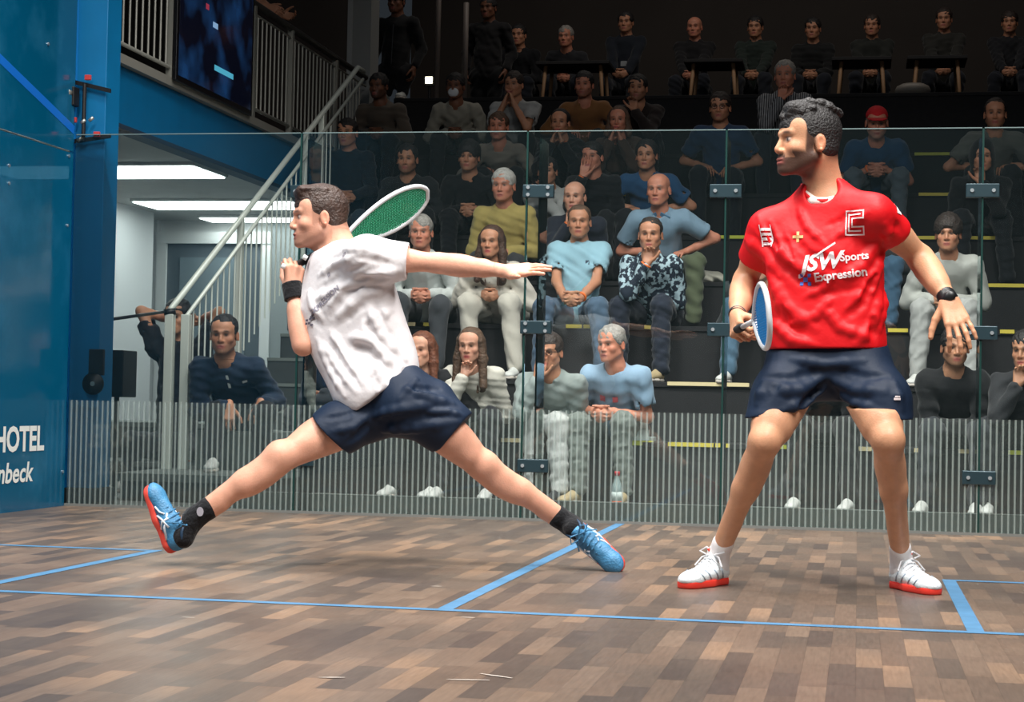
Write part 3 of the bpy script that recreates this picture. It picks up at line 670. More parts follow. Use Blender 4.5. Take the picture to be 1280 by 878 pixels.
    shorts = sobj('shorts', so, .0058, navy, root)
    BODY([clip_to(sh, .024), clip_to(so, .018)])
    vs, fs = [], []; quad(-.012, -.004, .012, .004); quad(-.008, .006, .010, .011)
    decal('shorts_mark', (vs, fs), so, U(1128, 499, Y-.2), V(.9, .4, 0), ay, V(-.2, 1, 0), wm, shorts)
    # wrist watch and bracelets
    wd = nrm(J['wrL']-J['elL']); wc = J['wrL']-wd*.012; q = frame(V(0, -1, .1), wd)
    w = sobj('wristwatch', [cap(wc-wd*.010, wc+wd*.010, .034, .034, .004), cap(wc-wd*.03, wc+wd*.03, .028, .028, .002, 's'), ell(wc+V(.008, -.034, .004), (.02, .009, .018), q, .004)], .0035, mat('black_rubber', (24, 26, 28), .4), root)
    wd = nrm(J['wrR']-J['elR']); wc = J['wrR']-wd*.012
    for k_, cc in enumerate(((60, 45, 50), (90, 90, 100))):
        c_ = wc-wd*k_*.012; x_ = nrm(np.cross(wd, V(1, 0, 0))); y_ = np.cross(wd, x_)
        MB().tube([c_+x_*math.cos(a)*.030+y_*math.sin(a)*.030 for a in np.linspace(0, 2*PI, 20)[:-1]], .0025, 6, True).build('bracelet', mat('bracelet%d' % k_, cc, .5), root)
    # shoes & socks
    wsh = mat('shoe_white', (226, 234, 238), .5, bump=.3, bscale=150, var=.06, vscale=40); rs = mat('sole_coral', (240, 62, 48), .5); nv = mat('shoe_navy', (38, 56, 110), .6); lc = mat('lace_white', (225, 225, 228), .7); sk = fabric((236, 232, 232), 'white_sock')
    gry = mat('shoe_grey', (150, 165, 180), .5); cor = mat('shoe_coral', (240, 80, 64), .5)
    for (hb, d, an, kn, lab) in ((hR, dR, J['anR'], J['knR'], 1), (hL, dL, J['anL'], J['knL'], -1)):
        u, P, up = shoe(root, hb, d, V(0, 0, 1), wsh, rs, 'white shoe with coral sole and navy collar', .292, .0045, lc, nv)
        pe = up
        for i in range(4):
            y = .07+i*.045
            for sx in (-1, 1): surf_strip('side_stripe', pe, [P(sx*.05, y, .030), P(sx*.05, y+.012, .045), P(sx*.045, y+.022, .062)], .0028, gry, u, (u_ := (P(0, y, .03)-P(sx, y, .03))/np.linalg.norm(P(0, y, .03)-P(sx, y, .03))))
        for sx in (-1, 1): MB().tube([P(sx*.012, .078, .118), P(sx*.016, .086, .130)], .006, 8).build('tongue_tab', cor, u, True)
        ell_ = MB().tube([P(0, .002, .085), P(0, .0, .105)], .010, 8); ell_.build('heel_tab', cor, u, True)
        sobj('sock', [cap(P(0, .045, .06), an, .0365, .0375, .02), cap(an, an+nrm(kn-an)*.062, .0375, .0395, .02), cap(P(0, .045, .06), P(0, .075, .055), .036, .03, .02)], .0045, sk, root)
    # racket held low, face turned nearly edge-on
    y_ = rk_dir; grip0 = gR+V(.012, -.01, -.012)
    bt = U(916, 425, Y+.06); th = U(934, 405, Y-.16); tp = U(956, 358, Y-.45)
    return root, J
red_root, RJ = build_red()
white_pm = mat('racket_white', (225, 228, 232), .3, coat=.3)
dark_grip = mat('grip_black', (25, 25, 28), .8); 
gc = U(922, 412, 6.42); ax_ = nrm(U(951, 397, 5.98)-gc)
racket(gc-ax_*.09, gc+ax_*.33, gc+ax_*.60, V(-.10, 0, 1), white_pm, mat('strings_blue', (20, 130, 200), .5), dark_grip,
       'white racket with blue strings held low by the player in red', W=.105, group=None, dense=.0085, sr=.0022)
# ================================================================== PLAYER IN WHITE
def build_white():
    Y = 6.8
    J = dict(shL=U(462, 322, 6.72), elL=U(548, 329, 6.76), wrL=U(634, 339, 6.68), shR=U(412, 352, 6.98), elR=U(379, 432, 6.80), wrR=U(366, 362, 6.84),
             hpR=U(466, 520, 6.86), hpL=U(510, 508, 6.74), knR=U(352, 572, 6.60), anR=U(240, 650, 6.55), knL=U(603, 583, 6.86), anL=U(718, 660, 7.02), nk=U(420, 318, 6.88), pel=U(488, 488, 6.82), ch=U(438, 375, 6.84))
    head = Head(U(398, 272, 6.86), V(-.90, -.43, -.04), V(-.05, 0, 1), 1.02)
    skin = (226, 168, 142)
    root = empty('person', (J['pel'][0], J['pel'][1], 0), 'lunging player in a white t-shirt and navy shorts with his left arm stretched out behind', 'person')
    hR_h, hR_t = U(214, 693, 6.55), U(180, 602, 6.55); hL_t = UZ(777, 712, .012)
    dR = nrm(hR_t-hR_h); dL0 = nrm(hL_t-J['anL'])
    dL = nrm(V(dL0[0], dL0[1], dL0[2])); upL = nrm(V(-.28, -.93, .30))
    upR = nrm(V(.93, -.25, .33))
    hL_h = hL_t-dL*.285-upL*.035
    free = head_prims(head, 0, mouth=1) + [cap(head.p(0, -.025, -.05), J['nk']+V(0, 0, 0), .054, .058, .03), cap(head.p(0, -.05, -.03), J['nk']+V(.03, .0, .02), .05, .056, .04)]
    body = [
        cap(J['nk'], J['shL'], .05, .05, .05), cap(J['nk'], J['shR'], .05, .05, .05), cap(J['nk'], J['ch'], .08, .12, .06), cap(J['ch'], J['pel'], .12, .11, .06), cap(J['hpR'], J['hpL'], .095, .095, .05)]
    free += [cap(head.p(.03, .03, -.09), J['nk']+V(-.03, -.05, -.0), .018, .02, .02), cap(head.p(.05, -.03, -.06), J['nk']+V(.0, -.05, .01), .016, .02, .03)]
    a1, a2 = arm_prims(J['shR'], J['elR'], J['wrR'], .98), arm_prims(J['shL'], J['elL'], J['wrL'], .96)
    body += a1[:2]+a2[:2]; free += a1[2:]+a2[2:]
    l1, l2 = leg_prims(J['hpR'], J['knR'], J['anR'], (.5, .1, -1), 1.0), leg_prims(J['hpL'], J['knL'], J['anL'], (-.3, .6, -1), 1.0)
    body += l1[:4]+l2[:4]; free += l1[4:]+l2[4:]
    free += [cap(J['anR'], hR_h+dR*.06+upR*.05, .033, .03, .03), cap(J['anL'], hL_h+dL*.06+upL*.05, .033, .03, .03), cap(hR_h+dR*.06+upR*.05, hR_h+dR*.2+upR*.035, .028, .024), cap(hL_h+dL*.06+upL*.05, hL_h+dL*.2+upL*.035, .028, .024)]
    hl = hand_prims(J['wrL'], nrm(U(662, 337, 6.66)-J['wrL']), V(.0, -.8, -.6), 'l', curls=((-.18, .12, .1), (-.10, .1, .1), (.0, .12, .1), (.18, .12, .1)), spread=.16, thumb=(-.5, .1), s=.98)
    fist = U(369, 331, 6.85)
    hr = hand_prims(J['wrR'], nrm(U(371, 340, 6.84)-J['wrR']+V(0, 0, .05)), V(-.1, -.9, .3), 'r', curls=((1.0, 1.35, .8), (1.1, 1.4, .8), (1.2, 1.4, .8), (1.3, 1.4, .8)), spread=0, thumb=(.9, .5), s=1.0)
    hr = hand_prims(J['wrR'], nrm(V(.06, -.05, 1)), V(-.85, -.5, .2), 'r', curls=((.9, 1.3, .8), (1.0, 1.35, .8), (1.1, 1.4, .8), (1.2, 1.4, .8)), spread=0, thumb=(1.25, 1.1), s=1.02)
    ft = face_tint(head, skin, lip=(186, 100, 96), brow=(74, 50, 40), beard=.5, beardc=(140, 98, 82), fade=.6)
    BODY = lambda cl: sobj('body', body+cl+free+hl+hr, .0075, skin_mat, root, fine=[(head.c+V(0, 0, -.01), .15, .0032), (J['wrL']+V(.10, 0, .01), (.15, .09, .11), .0034), (fist, .11, .0034)], tint=ft)
    hm = mat('hair_brown', (62, 44, 36), .5, bump=.9, bscale=90, var=.3, vscale=40)
    hp_ = hair_prims(head, 'quiff')
    hp_ = [head.e((0, .000, .092), (.062, .084, .032), .02), head.cp((-.035, .070, .090), (.035, .076, .096), .016, .015, .02)]+hp_
    for i in range(-6, 7):
        hp_.insert(2, head.cp((i*.009, .082-abs(i)*.002, .104), (i*.010, -.02, .122-abs(i)*.003), .006, .005, .004))
    sobj('hair', hp_, .0035, hm, root)
    # ---- t-shirt
    yc = 6.84; sh = []
    def slab(a, b, r, k=.05, dy=0, dy2=0):
        A = U(*a, yc+dy); B = U(*b, yc+dy2); d = nrm(B-A); return cap(A+d*r, B-d*r, r, r, k)
    sh += [slab((388, 352), (482, 340), .085, .05, .08, -.08), slab((381, 380), (490, 368), .10, .05, .06, -.06), slab((385, 408), (499, 396), .11, .06, .05, -.05), slab((393, 436), (509, 425), .115, .06, .04, -.04), slab((405, 464), (520, 448), .118, .06), slab((416, 488), (520, 464), .122, .05, -.03, -.03), slab((422, 502), (510, 484), .122, .04, -.05, -.05)]
    sh += [cap(J['nk']+V(.01, 0, -.03), J['shL']+V(-.02, 0, -.005), .078, .082, .05), cap(J['nk']+V(0, 0, -.04), J['shR'], .075, .07, .05), cap(J['nk']+V(0, 0, -.05), J['ch'], .09, .12, .06)]
    eL = J['shL']*.50+J['elL']*.50; dLl = nrm(J['elL']-J['shL']); eR = J['shR']*.40+J['elR']*.60; dRr = nrm(J['elR']-J['shR'])
    slv = [grp([cap(J['shL'], eL+V(0, 0, .004), .080, .066, .04), cap(U(478, 338, 6.72), eL+V(0, 0, -.02), .06, .05, .04), pln(eL+dLl*.015, dLl, (eL+dLl*.11, .13)), cap(eL-dLl*.03, eL+dLl*.2, .052, .052, .004, 's')], .04),
           grp([cap(J['shR'], eR, .072, .072, .035), pln(eR+dRr*.0, dRr, (eR+dRr*.085, .12)), cap(eR-dRr*.03, eR+dRr*.2, .056, .056, .004, 's')], .03)]
    sh = slv+sh
    base = list(sh)
    fl = [([(498, 338), (465, 345), (440, 358), (415, 380)], .013, 1), ([(485, 350), (455, 352), (432, 366), (412, 395)], .012, -1), ([(480, 362), (455, 368), (425, 395)], .012, 1), ([(480, 378), (450, 385), (420, 410)], .009, -1),
          ([(488, 388), (460, 405), (440, 440)], .012, 1), ([(468, 375), (478, 405), (498, 430)], .010, -1), ([(462, 385), (476, 420), (505, 450)], .012, 1), ([(455, 395), (468, 430), (492, 460)], .010, -1), ([(440, 422), (462, 424), (475, 440), (495, 462)], .013, 1),
          ([(438, 432), (460, 438), (478, 460)], .012, -1), ([(415, 415), (430, 445), (455, 480)], .012, 1), ([(405, 430), (425, 462), (445, 490)], .010, 1), ([(412, 425), (430, 458), (450, 486)], .008, -1), ([(398, 425), (415, 465), (432, 495)], .010, 1),
          ([(470, 455), (480, 480), (470, 500)], .010, 1), ([(500, 452), (495, 475), (480, 495)], .010, 1), ([(460, 460), (462, 485)], .009, -1), ([(400, 345), (420, 330), (450, 318)], .009, 1), ([(395, 362), (420, 348), (460, 330)], .008, -1), ([(395, 375), (425, 360), (462, 350)], .009, 1),
          ([(430, 312), (455, 312), (485, 322)], .009, 1), ([(445, 322), (470, 326), (495, 332)], .007, -1), ([(388, 365), (392, 385), (405, 400)], .010, 1), ([(385, 390), (400, 410)], .010, -1)]
    sh += folds(base, fl, 6.3)
    sh += [cap(J['nk']+V(-.03, -.01, .03), head.p(0, -.01, -.06), .060, .085, .01, 's')]
    hm_ = U(462, 508, yc); hn = nrm(V(.36, 0, -1)); 
    sh += [pln(U(490, 496, yc), V(.72, -.1, -1), (U(490, 500, yc)+V(.0, 0, -.1), .36)), pln(U(440, 512, yc), V(-.06, 0, -1), (U(455, 511, yc)+V(.0, 0, -.2), .36))]
    wh = mat('white_jersey', (226, 222, 224), .7, bump=.5, bscale=16, var=.03, vscale=5, sheen=.1, spec=.3)
    shirt = sobj('shirt', sh, .0058, wh, root)
    gp = mat('print_grey', (150, 146, 160), .6)
    a = nrm(U(424, 358, 6.7)-U(388, 392, 6.74)); dn = nrm(V(.25, 1, 0)); b = nrm(np.cross(-dn, a)); b = b if b[2] > 0 else -b
    decal('chest_lettering', tmesh('EXPRESSION', .030, .0008), sh, U(405, 376, 6.72), a, b, dn, gp, shirt)
    decal('chest_emblem', tmesh('<>', .022, .001), sh, U(441, 320, 6.72), a, b, dn, gp, shirt)
    decal('chest_emblem', tmesh('///', .018, .001), sh, U(408, 343, 6.72), a, b, dn, gp, shirt)
    vs, fs = [], []
    rr = random.Random(5)
    for i in range(9):
        x, y = rr.uniform(-.012, .018), rr.uniform(-.02, .03); k = len(vs); vs += [(x-.006, y-.004, 0), (x+.006, y-.004, 0), (x+.006, y+.005, 0), (x-.006, y+.005, 0)]; fs.append((k, k+1, k+2, k+3))
    decal('sleeve_badge', (vs, fs), sh, U(386, 402, 6.76), V(1, 0, 0), V(.2, 0, 1), V(.1, 1, 0), mat('print_dark', (96, 92, 104), .6), shirt)
    # ---- shorts
    P = lambda u, v, y: U(u, v, y)
    dr, dl = nrm(J['knR']-J['hpR']), nrm(J['knL']-J['hpL'])
    so = [cap(P(498, 482, 6.80), P(458, 500, 6.86), .094, .092, .04), cap(P(502, 492, 6.80), P(540, 502, 6.84), .10, .090, .06), cap(P(470, 515, 6.80), P(500, 515, 6.80), .10, .10, .05), 
          grp([cap(J['hpR']+V(.0, 0, .01), P(425, 535, 6.74), .104, .098, .05), cap(P(425, 535, 6.74), P(402, 549, 6.7), .097, .095, .04), pln(P(415, 546, 6.70), V(-.80, -.1, -.80), (P(415, 546, 6.70)+V(-.1, 0, -.1), .26)), cap(J['hpR']+dr*.22, J['knR'], .083, .078, .004, 's')], .05),
          grp([cap(J['hpL']+V(0, 0, .0), P(556, 533, 6.80), .108, .102, .05), cap(P(556, 533, 6.80), P(582, 551, 6.84), .10, .095, .04), pln(P(567, 545, 6.82), V(.90, .1, -.72), (P(567, 545, 6.82)+V(.1, 0, -.1), .26)), cap(J['hpL']+dl*.22, J['knL'], .083, .078, .004, 's')], .05)]
    sb = list(so)
    so += folds(sb, [([(470, 520), (505, 512), (545, 505)], .013, 1), ([(470, 530), (510, 524), (560, 520)], .012, -1), ([(480, 538), (520, 535), (570, 528)], .012, 1), ([(515, 490), (540, 500), (565, 505)], .012, 1), ([(505, 480), (530, 485), (550, 485)], .010, -1),
                     ([(460, 520), (440, 535), (415, 540)], .010, 1), ([(465, 530), (450, 545), (435, 555)], .010, -1), ([(500, 500), (520, 475)], .010, 1), ([(535, 515), (560, 515), (578, 520)], .008, 1), ([(450, 512), (425, 520), (402, 522)], .008, -1)], 6.3)
    navy = mat('navy_shorts', (26, 38, 60))
    sobj('shorts', so, .0058, navy, root)
    BODY([clip_to(sh, .026), clip_to(so, .02)])
    # wristband, sock, shoes
    blk = fabric((20, 21, 25), 'black_knit', bump=.8, bs=60)
    wd = nrm(J['wrR']-J['elR']); wc = J['wrR']+wd*.000
    sobj('wristband', [cap(wc-wd*.040, wc+wd*.022, .041, .040, .004), pln(wc-wd*.042, -wd), pln(wc+wd*.026, wd), cap(wc-wd*.1, wc+wd*.08, .030, .030, .002, 's')], .0035, blk, root)
    tape = mat('tape_white', (240, 240, 238), .6)
    for (u, v) in ((381, 322), (354, 333)):
        c = U(u, v, 6.80); MB().tube([c-V(.004, 0, .008), c+V(.006, 0, .008)], .0095, 8).build('finger_tape', tape, root, True)
    bl = mat('shoe_blue', (66, 132, 176), .5, bump=.35, bscale=140, var=.18, vscale=30); co_ = mat('sole_red', (240, 84, 70), .5); lc = mat('lace_blue', (60, 120, 160), .7); wp = mat('shoe_white_mark', (226, 236, 246), .5); dk = mat('shoe_dark', (30, 60, 88), .6)
    for (hb, d, up_, an, kn) in ((hR_h, dR, upR, J['anR'], J['knR']), (hL_h, dL, upL, J['anL'], J['knL'])):
        u, Pp, up = shoe(root, hb, d, up_, bl, co_, 'blue shoe with red sole', .285, .0042, lc, dk)
        sx_list = (1, -1)
        for sx in sx_list:
            dn_ = nrm(Pp(0, .1, .03)-Pp(sx, .1, .03))
            surf_strip('side_mark', up, [Pp(sx*.05, .055, .030), Pp(sx*.05, .10, .045), Pp(sx*.05, .15, .068)], .0042, wp, u, dn_)
            surf_strip('side_mark', up, [Pp(sx*.05, .10, .026), Pp(sx*.05, .125, .045), Pp(sx*.05, .13, .070)], .0042, wp, u, dn_)
            surf_strip('side_mark', up, [Pp(sx*.05, .155, .028), Pp(sx*.05, .135, .045), Pp(sx*.05, .095, .062)], .0042, wp, u, dn_)
            surf_strip('side_mark', up, [Pp(sx*.05, .19, .034), Pp(sx*.05, .165, .045), Pp(sx*.05, .15, .060)], .0035, wp, u, dn_)
        an2 = Pp(0, .040, .080)
        s_ = sobj('sock', [cap(an2, an*.97+kn*.03, .036, .0395, .02), cap(an, an*.82+kn*.18, .0395, .044, .02), cap(an2, Pp(0, .06, .05), .036, .03, .02)], .0045, blk, root)
    # round mark on the leading sock
    c0 = J['anR']*.86+J['knR']*.14; p = c0+V(0, -.046, .0)
    mobj('sock_mark', [p+V(math.cos(a)*.014, -.002, math.sin(a)*.018) for a in np.linspace(0, 2*PI, 14)[:-1]], [tuple(range(13))], mat('mark_grey', (170, 168, 178), .7), s_)
    return root, J
wroot, WJ = build_white()
g0 = U(366, 333, 6.86); 
rt, rx, ry, rn, Lh = racket(U(366, 334, 6.87), U(428, 300, 7.06), U(540, 241, 7.30), V(.45, -.30, .87), white_pm, mat('strings_green', (0, 150, 105), .55), dark_grip, 'white racket with green strings raised behind the shoulder of the player in white', W=.095, dense=.0085, sr=.0024)
# ================================================================== COURT
def floor_mat():
    m, nt, b = newmat('court_parquet'); N = nt.nodes; L = nt.links
    tc = N.new('ShaderNodeTexCoord'); sp = N.new('ShaderNodeSeparateXYZ'); L.new(tc.outputs['Object'], sp.inputs[0])
    def mth(op, a, b_=None):
        n = N.new('ShaderNodeMath'); n.operation = op
        for i, q in enumerate((a, b_)):
            if q is None: continue
            if isinstance(q, (int, float)): n.inputs[i].default_value = q
            else: L.new(q, n.inputs[i])
        return n.outputs[0]
    row = mth('FLOOR', mth('DIVIDE', sp.outputs[0], .066))
    w1 = N.new('ShaderNodeTexWhiteNoise'); w1.noise_dimensions = '1D'; L.new(row, w1.inputs['W'])
    yy = mth('DIVIDE', mth('ADD', sp.outputs[1], mth('MULTIPLY', w1.outputs['Value'], .5)), .36); col = mth('FLOOR', yy)
    cb = N.new('ShaderNodeCombineXYZ'); L.new(row, cb.inputs[0]); L.new(col, cb.inputs[1])
    w2 = N.new('ShaderNodeTexWhiteNoise'); w2.noise_dimensions = '3D'; L.new(cb.outputs[0], w2.inputs['Vector'])
    nz = N.new('ShaderNodeTexNoise'); nz.inputs['Scale'].default_value = .9; nz.inputs['Detail'].default_value = 2; L.new(tc.outputs['Object'], nz.inputs['Vector'])
    v = mth('ADD', mth('MULTIPLY', w2.outputs['Value'], .64), mth('MULTIPLY', mth('SUBTRACT', nz.outputs[0], .44), 1.0))
    cr = N.new('ShaderNodeValToRGB'); L.new(v, cr.inputs[0]); els = cr.color_ramp.elements
    els[0].position = 0; els[0].color = (*lin((88, 76, 70)), 1); els[1].position = 1; els[1].color = (*lin((170, 138, 112)), 1)
    for p, c in ((.25, (104, 90, 80)), (.45, (120, 100, 86)), (.60, (130, 110, 95)), (.70, (152, 124, 102))):
        e = els.new(p); e.color = (*lin(c), 1)
    mp = N.new('ShaderNodeMapping'); mp.inputs['Scale'].default_value = (60, 5, 1); L.new(tc.outputs['Object'], mp.inputs[0])
    gr = N.new('ShaderNodeTexNoise'); gr.inputs['Scale'].default_value = 2; gr.inputs['Detail'].default_value = 5; L.new(mp.outputs[0], gr.inputs['Vector'])
    mr = N.new('ShaderNodeMapRange'); mr.inputs[1].default_value = .3; mr.inputs[2].default_value = .7; mr.inputs[3].default_value = .74; mr.inputs[4].default_value = 1.0; L.new(gr.outputs[0], mr.inputs[0])
    mx = N.new('ShaderNodeMix'); mx.data_type = 'RGBA'; mx.blend_type = 'MULTIPLY'; mx.inputs[0].default_value = 1; L.new(cr.outputs[0], mx.inputs[6]); L.new(mr.outputs[0], mx.inputs[7])
    # seams
    fx = mth('FRACT', mth('DIVIDE', sp.outputs[0], .066)); fy = mth('FRACT', yy)
    sx = mth('LESS_THAN', mth('ABSOLUTE', mth('SUBTRACT', fx, .5)), .485); sy = mth('LESS_THAN', mth('ABSOLUTE', mth('SUBTRACT', fy, .5)), .494)
    seam = mth('ADD', mth('MULTIPLY', mth('MULTIPLY', sx, sy), .22), .78)
    m2 = N.new('ShaderNodeMix'); m2.data_type = 'RGBA'; m2.blend_type = 'MULTIPLY'; m2.inputs[0].default_value = 1; L.new(mx.outputs[2], m2.inputs[6]); L.new(seam, m2.inputs[7])
    L.new(m2.outputs[2], b.inputs['Base Color'])
    rn = N.new('ShaderNodeTexNoise'); rn.inputs['Scale'].default_value = 3; rn.inputs['Detail'].default_value = 4; L.new(tc.outputs['Object'], rn.inputs['Vector'])
    mr2 = N.new('ShaderNodeMapRange'); mr2.inputs[3].default_value = .26; mr2.inputs[4].default_value = .46; L.new(rn.outputs[0], mr2.inputs[0]); L.new(mr2.outputs[0], b.inputs['Roughness'])
    b.inputs['Specular IOR Level'].default_value = .45
    return m
def struct(o, kind='structure'): o['kind'] = kind; return o
fl = struct(box('floor', (-3.2, -1.2, -.08), (3.2, 9.78, 0), floor_mat()))
linem = mat('line_blue', (78, 126, 164), .5, var=.12, vscale=12)
z = .0015
def fline(x0, y0, x1, y1): mobj('court_line', [(x0, y0, z), (x1, y0, z), (x1, y1, z), (x0, y1, z)], [(0, 1, 2, 3)], linem, fl)
fline(-3.2, 5.44, 3.2, 5.49); fline(-.025, 5.49, .025, 9.74); fline(-1.625, 5.49, -1.575, 7.14); fline(-3.2, 7.09, -1.625, 7.14); fline(1.575, 5.49, 1.625, 7.14); fline(1.625, 7.09, 3.2, 7.14)
box('floor', (-9, 9.78, -.08), (7.9, 22, .0), mat('concrete_floor', (112, 116, 114), .7, var=.1, vscale=3)).__setitem__('kind', 'structure')
scr = mat('chalk_mark', (196, 186, 176), .6)
for (u, v, a, l) in ((585, 850, .2, .05), (620, 845, -.5, .05), (415, 847, .3, .03), (235, 772, 0, .02), (545, 733, 0, .02), (585, 772, .1, .02)):
    p = UZ(u, v, .002); d = V(math.cos(a), math.sin(a), 0)*l; e = V(-math.sin(a), math.cos(a), 0)*.006
    mobj('scuff_mark', [p-d-e*.3, p-d*.2-e, p+d-e*.5, p+d+e*.4, p+d*.1+e, p-d+e*.3], [(0, 1, 2, 3, 4, 5)], scr, fl)

# left side wall: blue film glass
def sidewall_mat():
    m, nt, b = newmat('blue_glass_wall'); N = nt.nodes; L = nt.links
    tc = N.new('ShaderNodeTexCoord'); n = N.new('ShaderNodeTexNoise'); n.inputs['Scale'].default_value = 2.2; n.inputs['Detail'].default_value = 5; n.inputs['Roughness'].default_value = .6
    L.new(tc.outputs['Object'], n.inputs['Vector']); cr = N.new('ShaderNodeValToRGB'); cr.color_ramp.elements[0].position = .5; cr.color_ramp.elements[0].color = (*lin((0, 88, 124)), 1)
    cr.color_ramp.elements[1].position = .78; cr.color_ramp.elements[1].color = (*lin((36, 112, 150)), 1); L.new(n.outputs[0], cr.inputs[0]); L.new(cr.outputs[0], b.inputs['Base Color'])
    b.inputs['Roughness'].default_value = .12; b.inputs['Specular IOR Level'].default_value = .6
    o = N['Material Output']; t = N.new('ShaderNodeBsdfTransparent'); t.inputs[0].default_value = (.55, .85, 1, 1); mx = N.new('ShaderNodeMixShader'); mx.inputs[0].default_value = .10
    L.new(b.outputs[0], mx.inputs[1]); L.new(t.outputs[0], mx.inputs[2]); L.new(mx.outputs[0], o.inputs[0]); return m
wl = struct(empty('wall_left', (-3.2, 9.0, 0)))
bw = sidewall_mat()
for (y0, y1) in ((2.2, 4.4), (4.41, 6.6), (6.61, 8.2), (8.21, 9.74)):
    for (z0, z1) in ((0.0, 2.02), (2.03, 4.2), (4.21, 5.6)): box('wall_panel', (-3.214, y0, z0), (-3.2, y1, z1), bw, wl)
def yz_strip(name, pts, w, m): # band on the wall
    (ya, za), (yb, zb) = pts; d = nrm(V(0, yb-ya, zb-za)); n = np.cross(V(1, 0, 0), d)*w/2; a, b_ = V(-3.1985, ya, za), V(-3.1985, yb, zb)
    mobj(name, [a-n, b_-n, b_+n, a+n], [(0, 1, 2, 3)], m, wl)
yz_strip('out_line', ((0, 4.62), (9.74, 2.155)), .05, mat('out_line_blue', (16, 108, 205), .4))
sc_ = mat('screw_steel', (190, 205, 215), .3, metal=.8)
for (u, v) in ((11, 207), (11, 229), (86, 195), (84, 282), (78, 590), (60, 55)):
    p = UX(u, v, -3.199); MB().tube([p, p+V(.006, 0, 0)], .009, 10).build('wall_screw', sc_, wl)
txm = mat('wall_print_white', (226, 230, 226), .6)
def wtext(body, size, yR, zc, sxy=1.0, shear=0, bold=0):
    v, f = text_mesh(body, size, bold=bold, shear=shear); xs = [q[0] for q in v]; mxx = max(xs)
    mobj('wall_lettering', [(-3.1975, yR+(q[0]-mxx)*sxy, zc+q[1]) for q in v], f, txm, wl)
wtext('-HOTEL', .185, 9.455, .384, 1.02, bold=.006); wtext('nbeck', .15, 9.33, .205, 1.15, shear=.15, bold=.0035)

# glass back wall
def glass_mat(striped):
    m = bpy.data.materials.new('court_glass' + ('_striped' if striped else '')); m.use_nodes = True; nt = m.node_tree; N = nt.nodes; L = nt.links
    for n in list(N): N.remove(n)
    o = N.new('ShaderNodeOutputMaterial'); t = N.new('ShaderNodeBsdfTransparent'); t.inputs[0].default_value = (.93, .955, .955, 1); g = N.new('ShaderNodeBsdfGlossy'); g.inputs['Roughness'].default_value = .01; g.inputs[0].default_value = (.9, 1, 1, 1)
    fr = N.new('ShaderNodeFresnel'); fr.inputs[0].default_value = 1.45; mx = N.new('ShaderNodeMixShader'); L.new(fr.outputs[0], mx.inputs[0]); L.new(t.outputs[0], mx.inputs[1]); L.new(g.outputs[0], mx.inputs[2])
    df = N.new('ShaderNodeBsdfDiffuse'); df.inputs[0].default_value = (*lin((150, 185, 190)), 1)
    m0 = N.new('ShaderNodeMixShader'); m0.inputs[0].default_value = .009; L.new(mx.outputs[0], m0.inputs[1]); L.new(df.outputs[0], m0.inputs[2])
    if not striped: L.new(m0.outputs[0], o.inputs[0]); return m
    tc = N.new('ShaderNodeTexCoord'); sp = N.new('ShaderNodeSeparateXYZ'); L.new(tc.outputs['Object'], sp.inputs[0])
    def mth(op, a, b_=None):
        n = N.new('ShaderNodeMath'); n.operation = op
        for i, q in enumerate((a, b_)):
            if q is None: continue
            if isinstance(q, (int, float)): n.inputs[i].default_value = q
            else: L.new(q, n.inputs[i])
        return n.outputs[0]
    s = mth('LESS_THAN', mth('FRACT', mth('DIVIDE', mth('ADD', sp.outputs[0], 20), .0315)), .32)
    fac = mth('ADD', mth('MULTIPLY', s, .27), .035)
    d2 = N.new('ShaderNodeBsdfDiffuse'); d2.inputs[0].default_value = (*lin((198, 214, 208)), 1); m2 = N.new('ShaderNodeMixShader'); L.new(fac, m2.inputs[0]); L.new(m0.outputs[0], m2.inputs[1]); L.new(d2.outputs[0], m2.inputs[2]); L.new(m2.outputs[0], o.inputs[0]); return m
wb = struct(empty('wall_back', (0, 9.75, 0))); ga, gb = glass_mat(False), glass_mat(True)
seams = [-3.195, -1.84, -.55, .535, 1.873, 3.2]; edge = mat('glass_edge_green', (30, 62, 58), .25)
for i in range(5):
    x0, x1 = seams[i]+.006, seams[i+1]-.006
    box('glass_panel', (x0, 9.750, .605), (x1, 9.762, 2.128), ga, wb); box('striped_glass_panel', (x0, 9.750, .012), (x1, 9.762, .6045), gb, wb)
    box('glass_edge', (x0, 9.750, 2.128), (x1, 9.762, 2.133), mat('glass_edge_top', (120, 140, 140), .3), wb)
    if i: box('glass_edge', (seams[i]-.005, 9.748, .012), (seams[i]+.005, 9.764, 2.128), edge, wb)
stl = mat('clamp_steel', (44, 66, 74), .35, metal=.3); bolt = mat('bolt_steel', (200, 210, 215), .25, metal=.6)
for i in range(1, 5):
    x = seams[i]; sh_ = (.03 if i == 1 else .065 if i == 2 else 0)
    # perpendicular stiffening fin behind each joint
    box('glass_fin', (x+sh_-.005, 9.79, .012), (x+sh_+.005, 10.02, 2.10), ga, wb)
    box('fin_edge', (x+sh_-.005, 10.02, .012), (x+sh_+.005, 10.024, 2.10), mat('fin_edge_brown', (96, 88, 80), .3), wb)
    for zc in (1.80, 1.055, .30):
        if i == 3 and zc < .5: continue
        c = box('glass_clamp', (x-.085+sh_, 9.735, zc-.036), (x+.085+sh_, 9.780, zc+.036), stl, wb, .004)
        for dx in (-.055, .055):
            for dz in ((-.02, .02) if i == 2 and zc > 1 else (0,)): MB().tube([V(x+sh_+dx, 9.736, zc+dz), V(x+sh_+dx, 9.726, zc+dz)], .010, 12).build('bolt', bolt, c)
box('base_rail', (-3.2, 9.742, 0), (3.2, 9.772, .014), mat('rail_grey', (120, 122, 118), .5), wb)

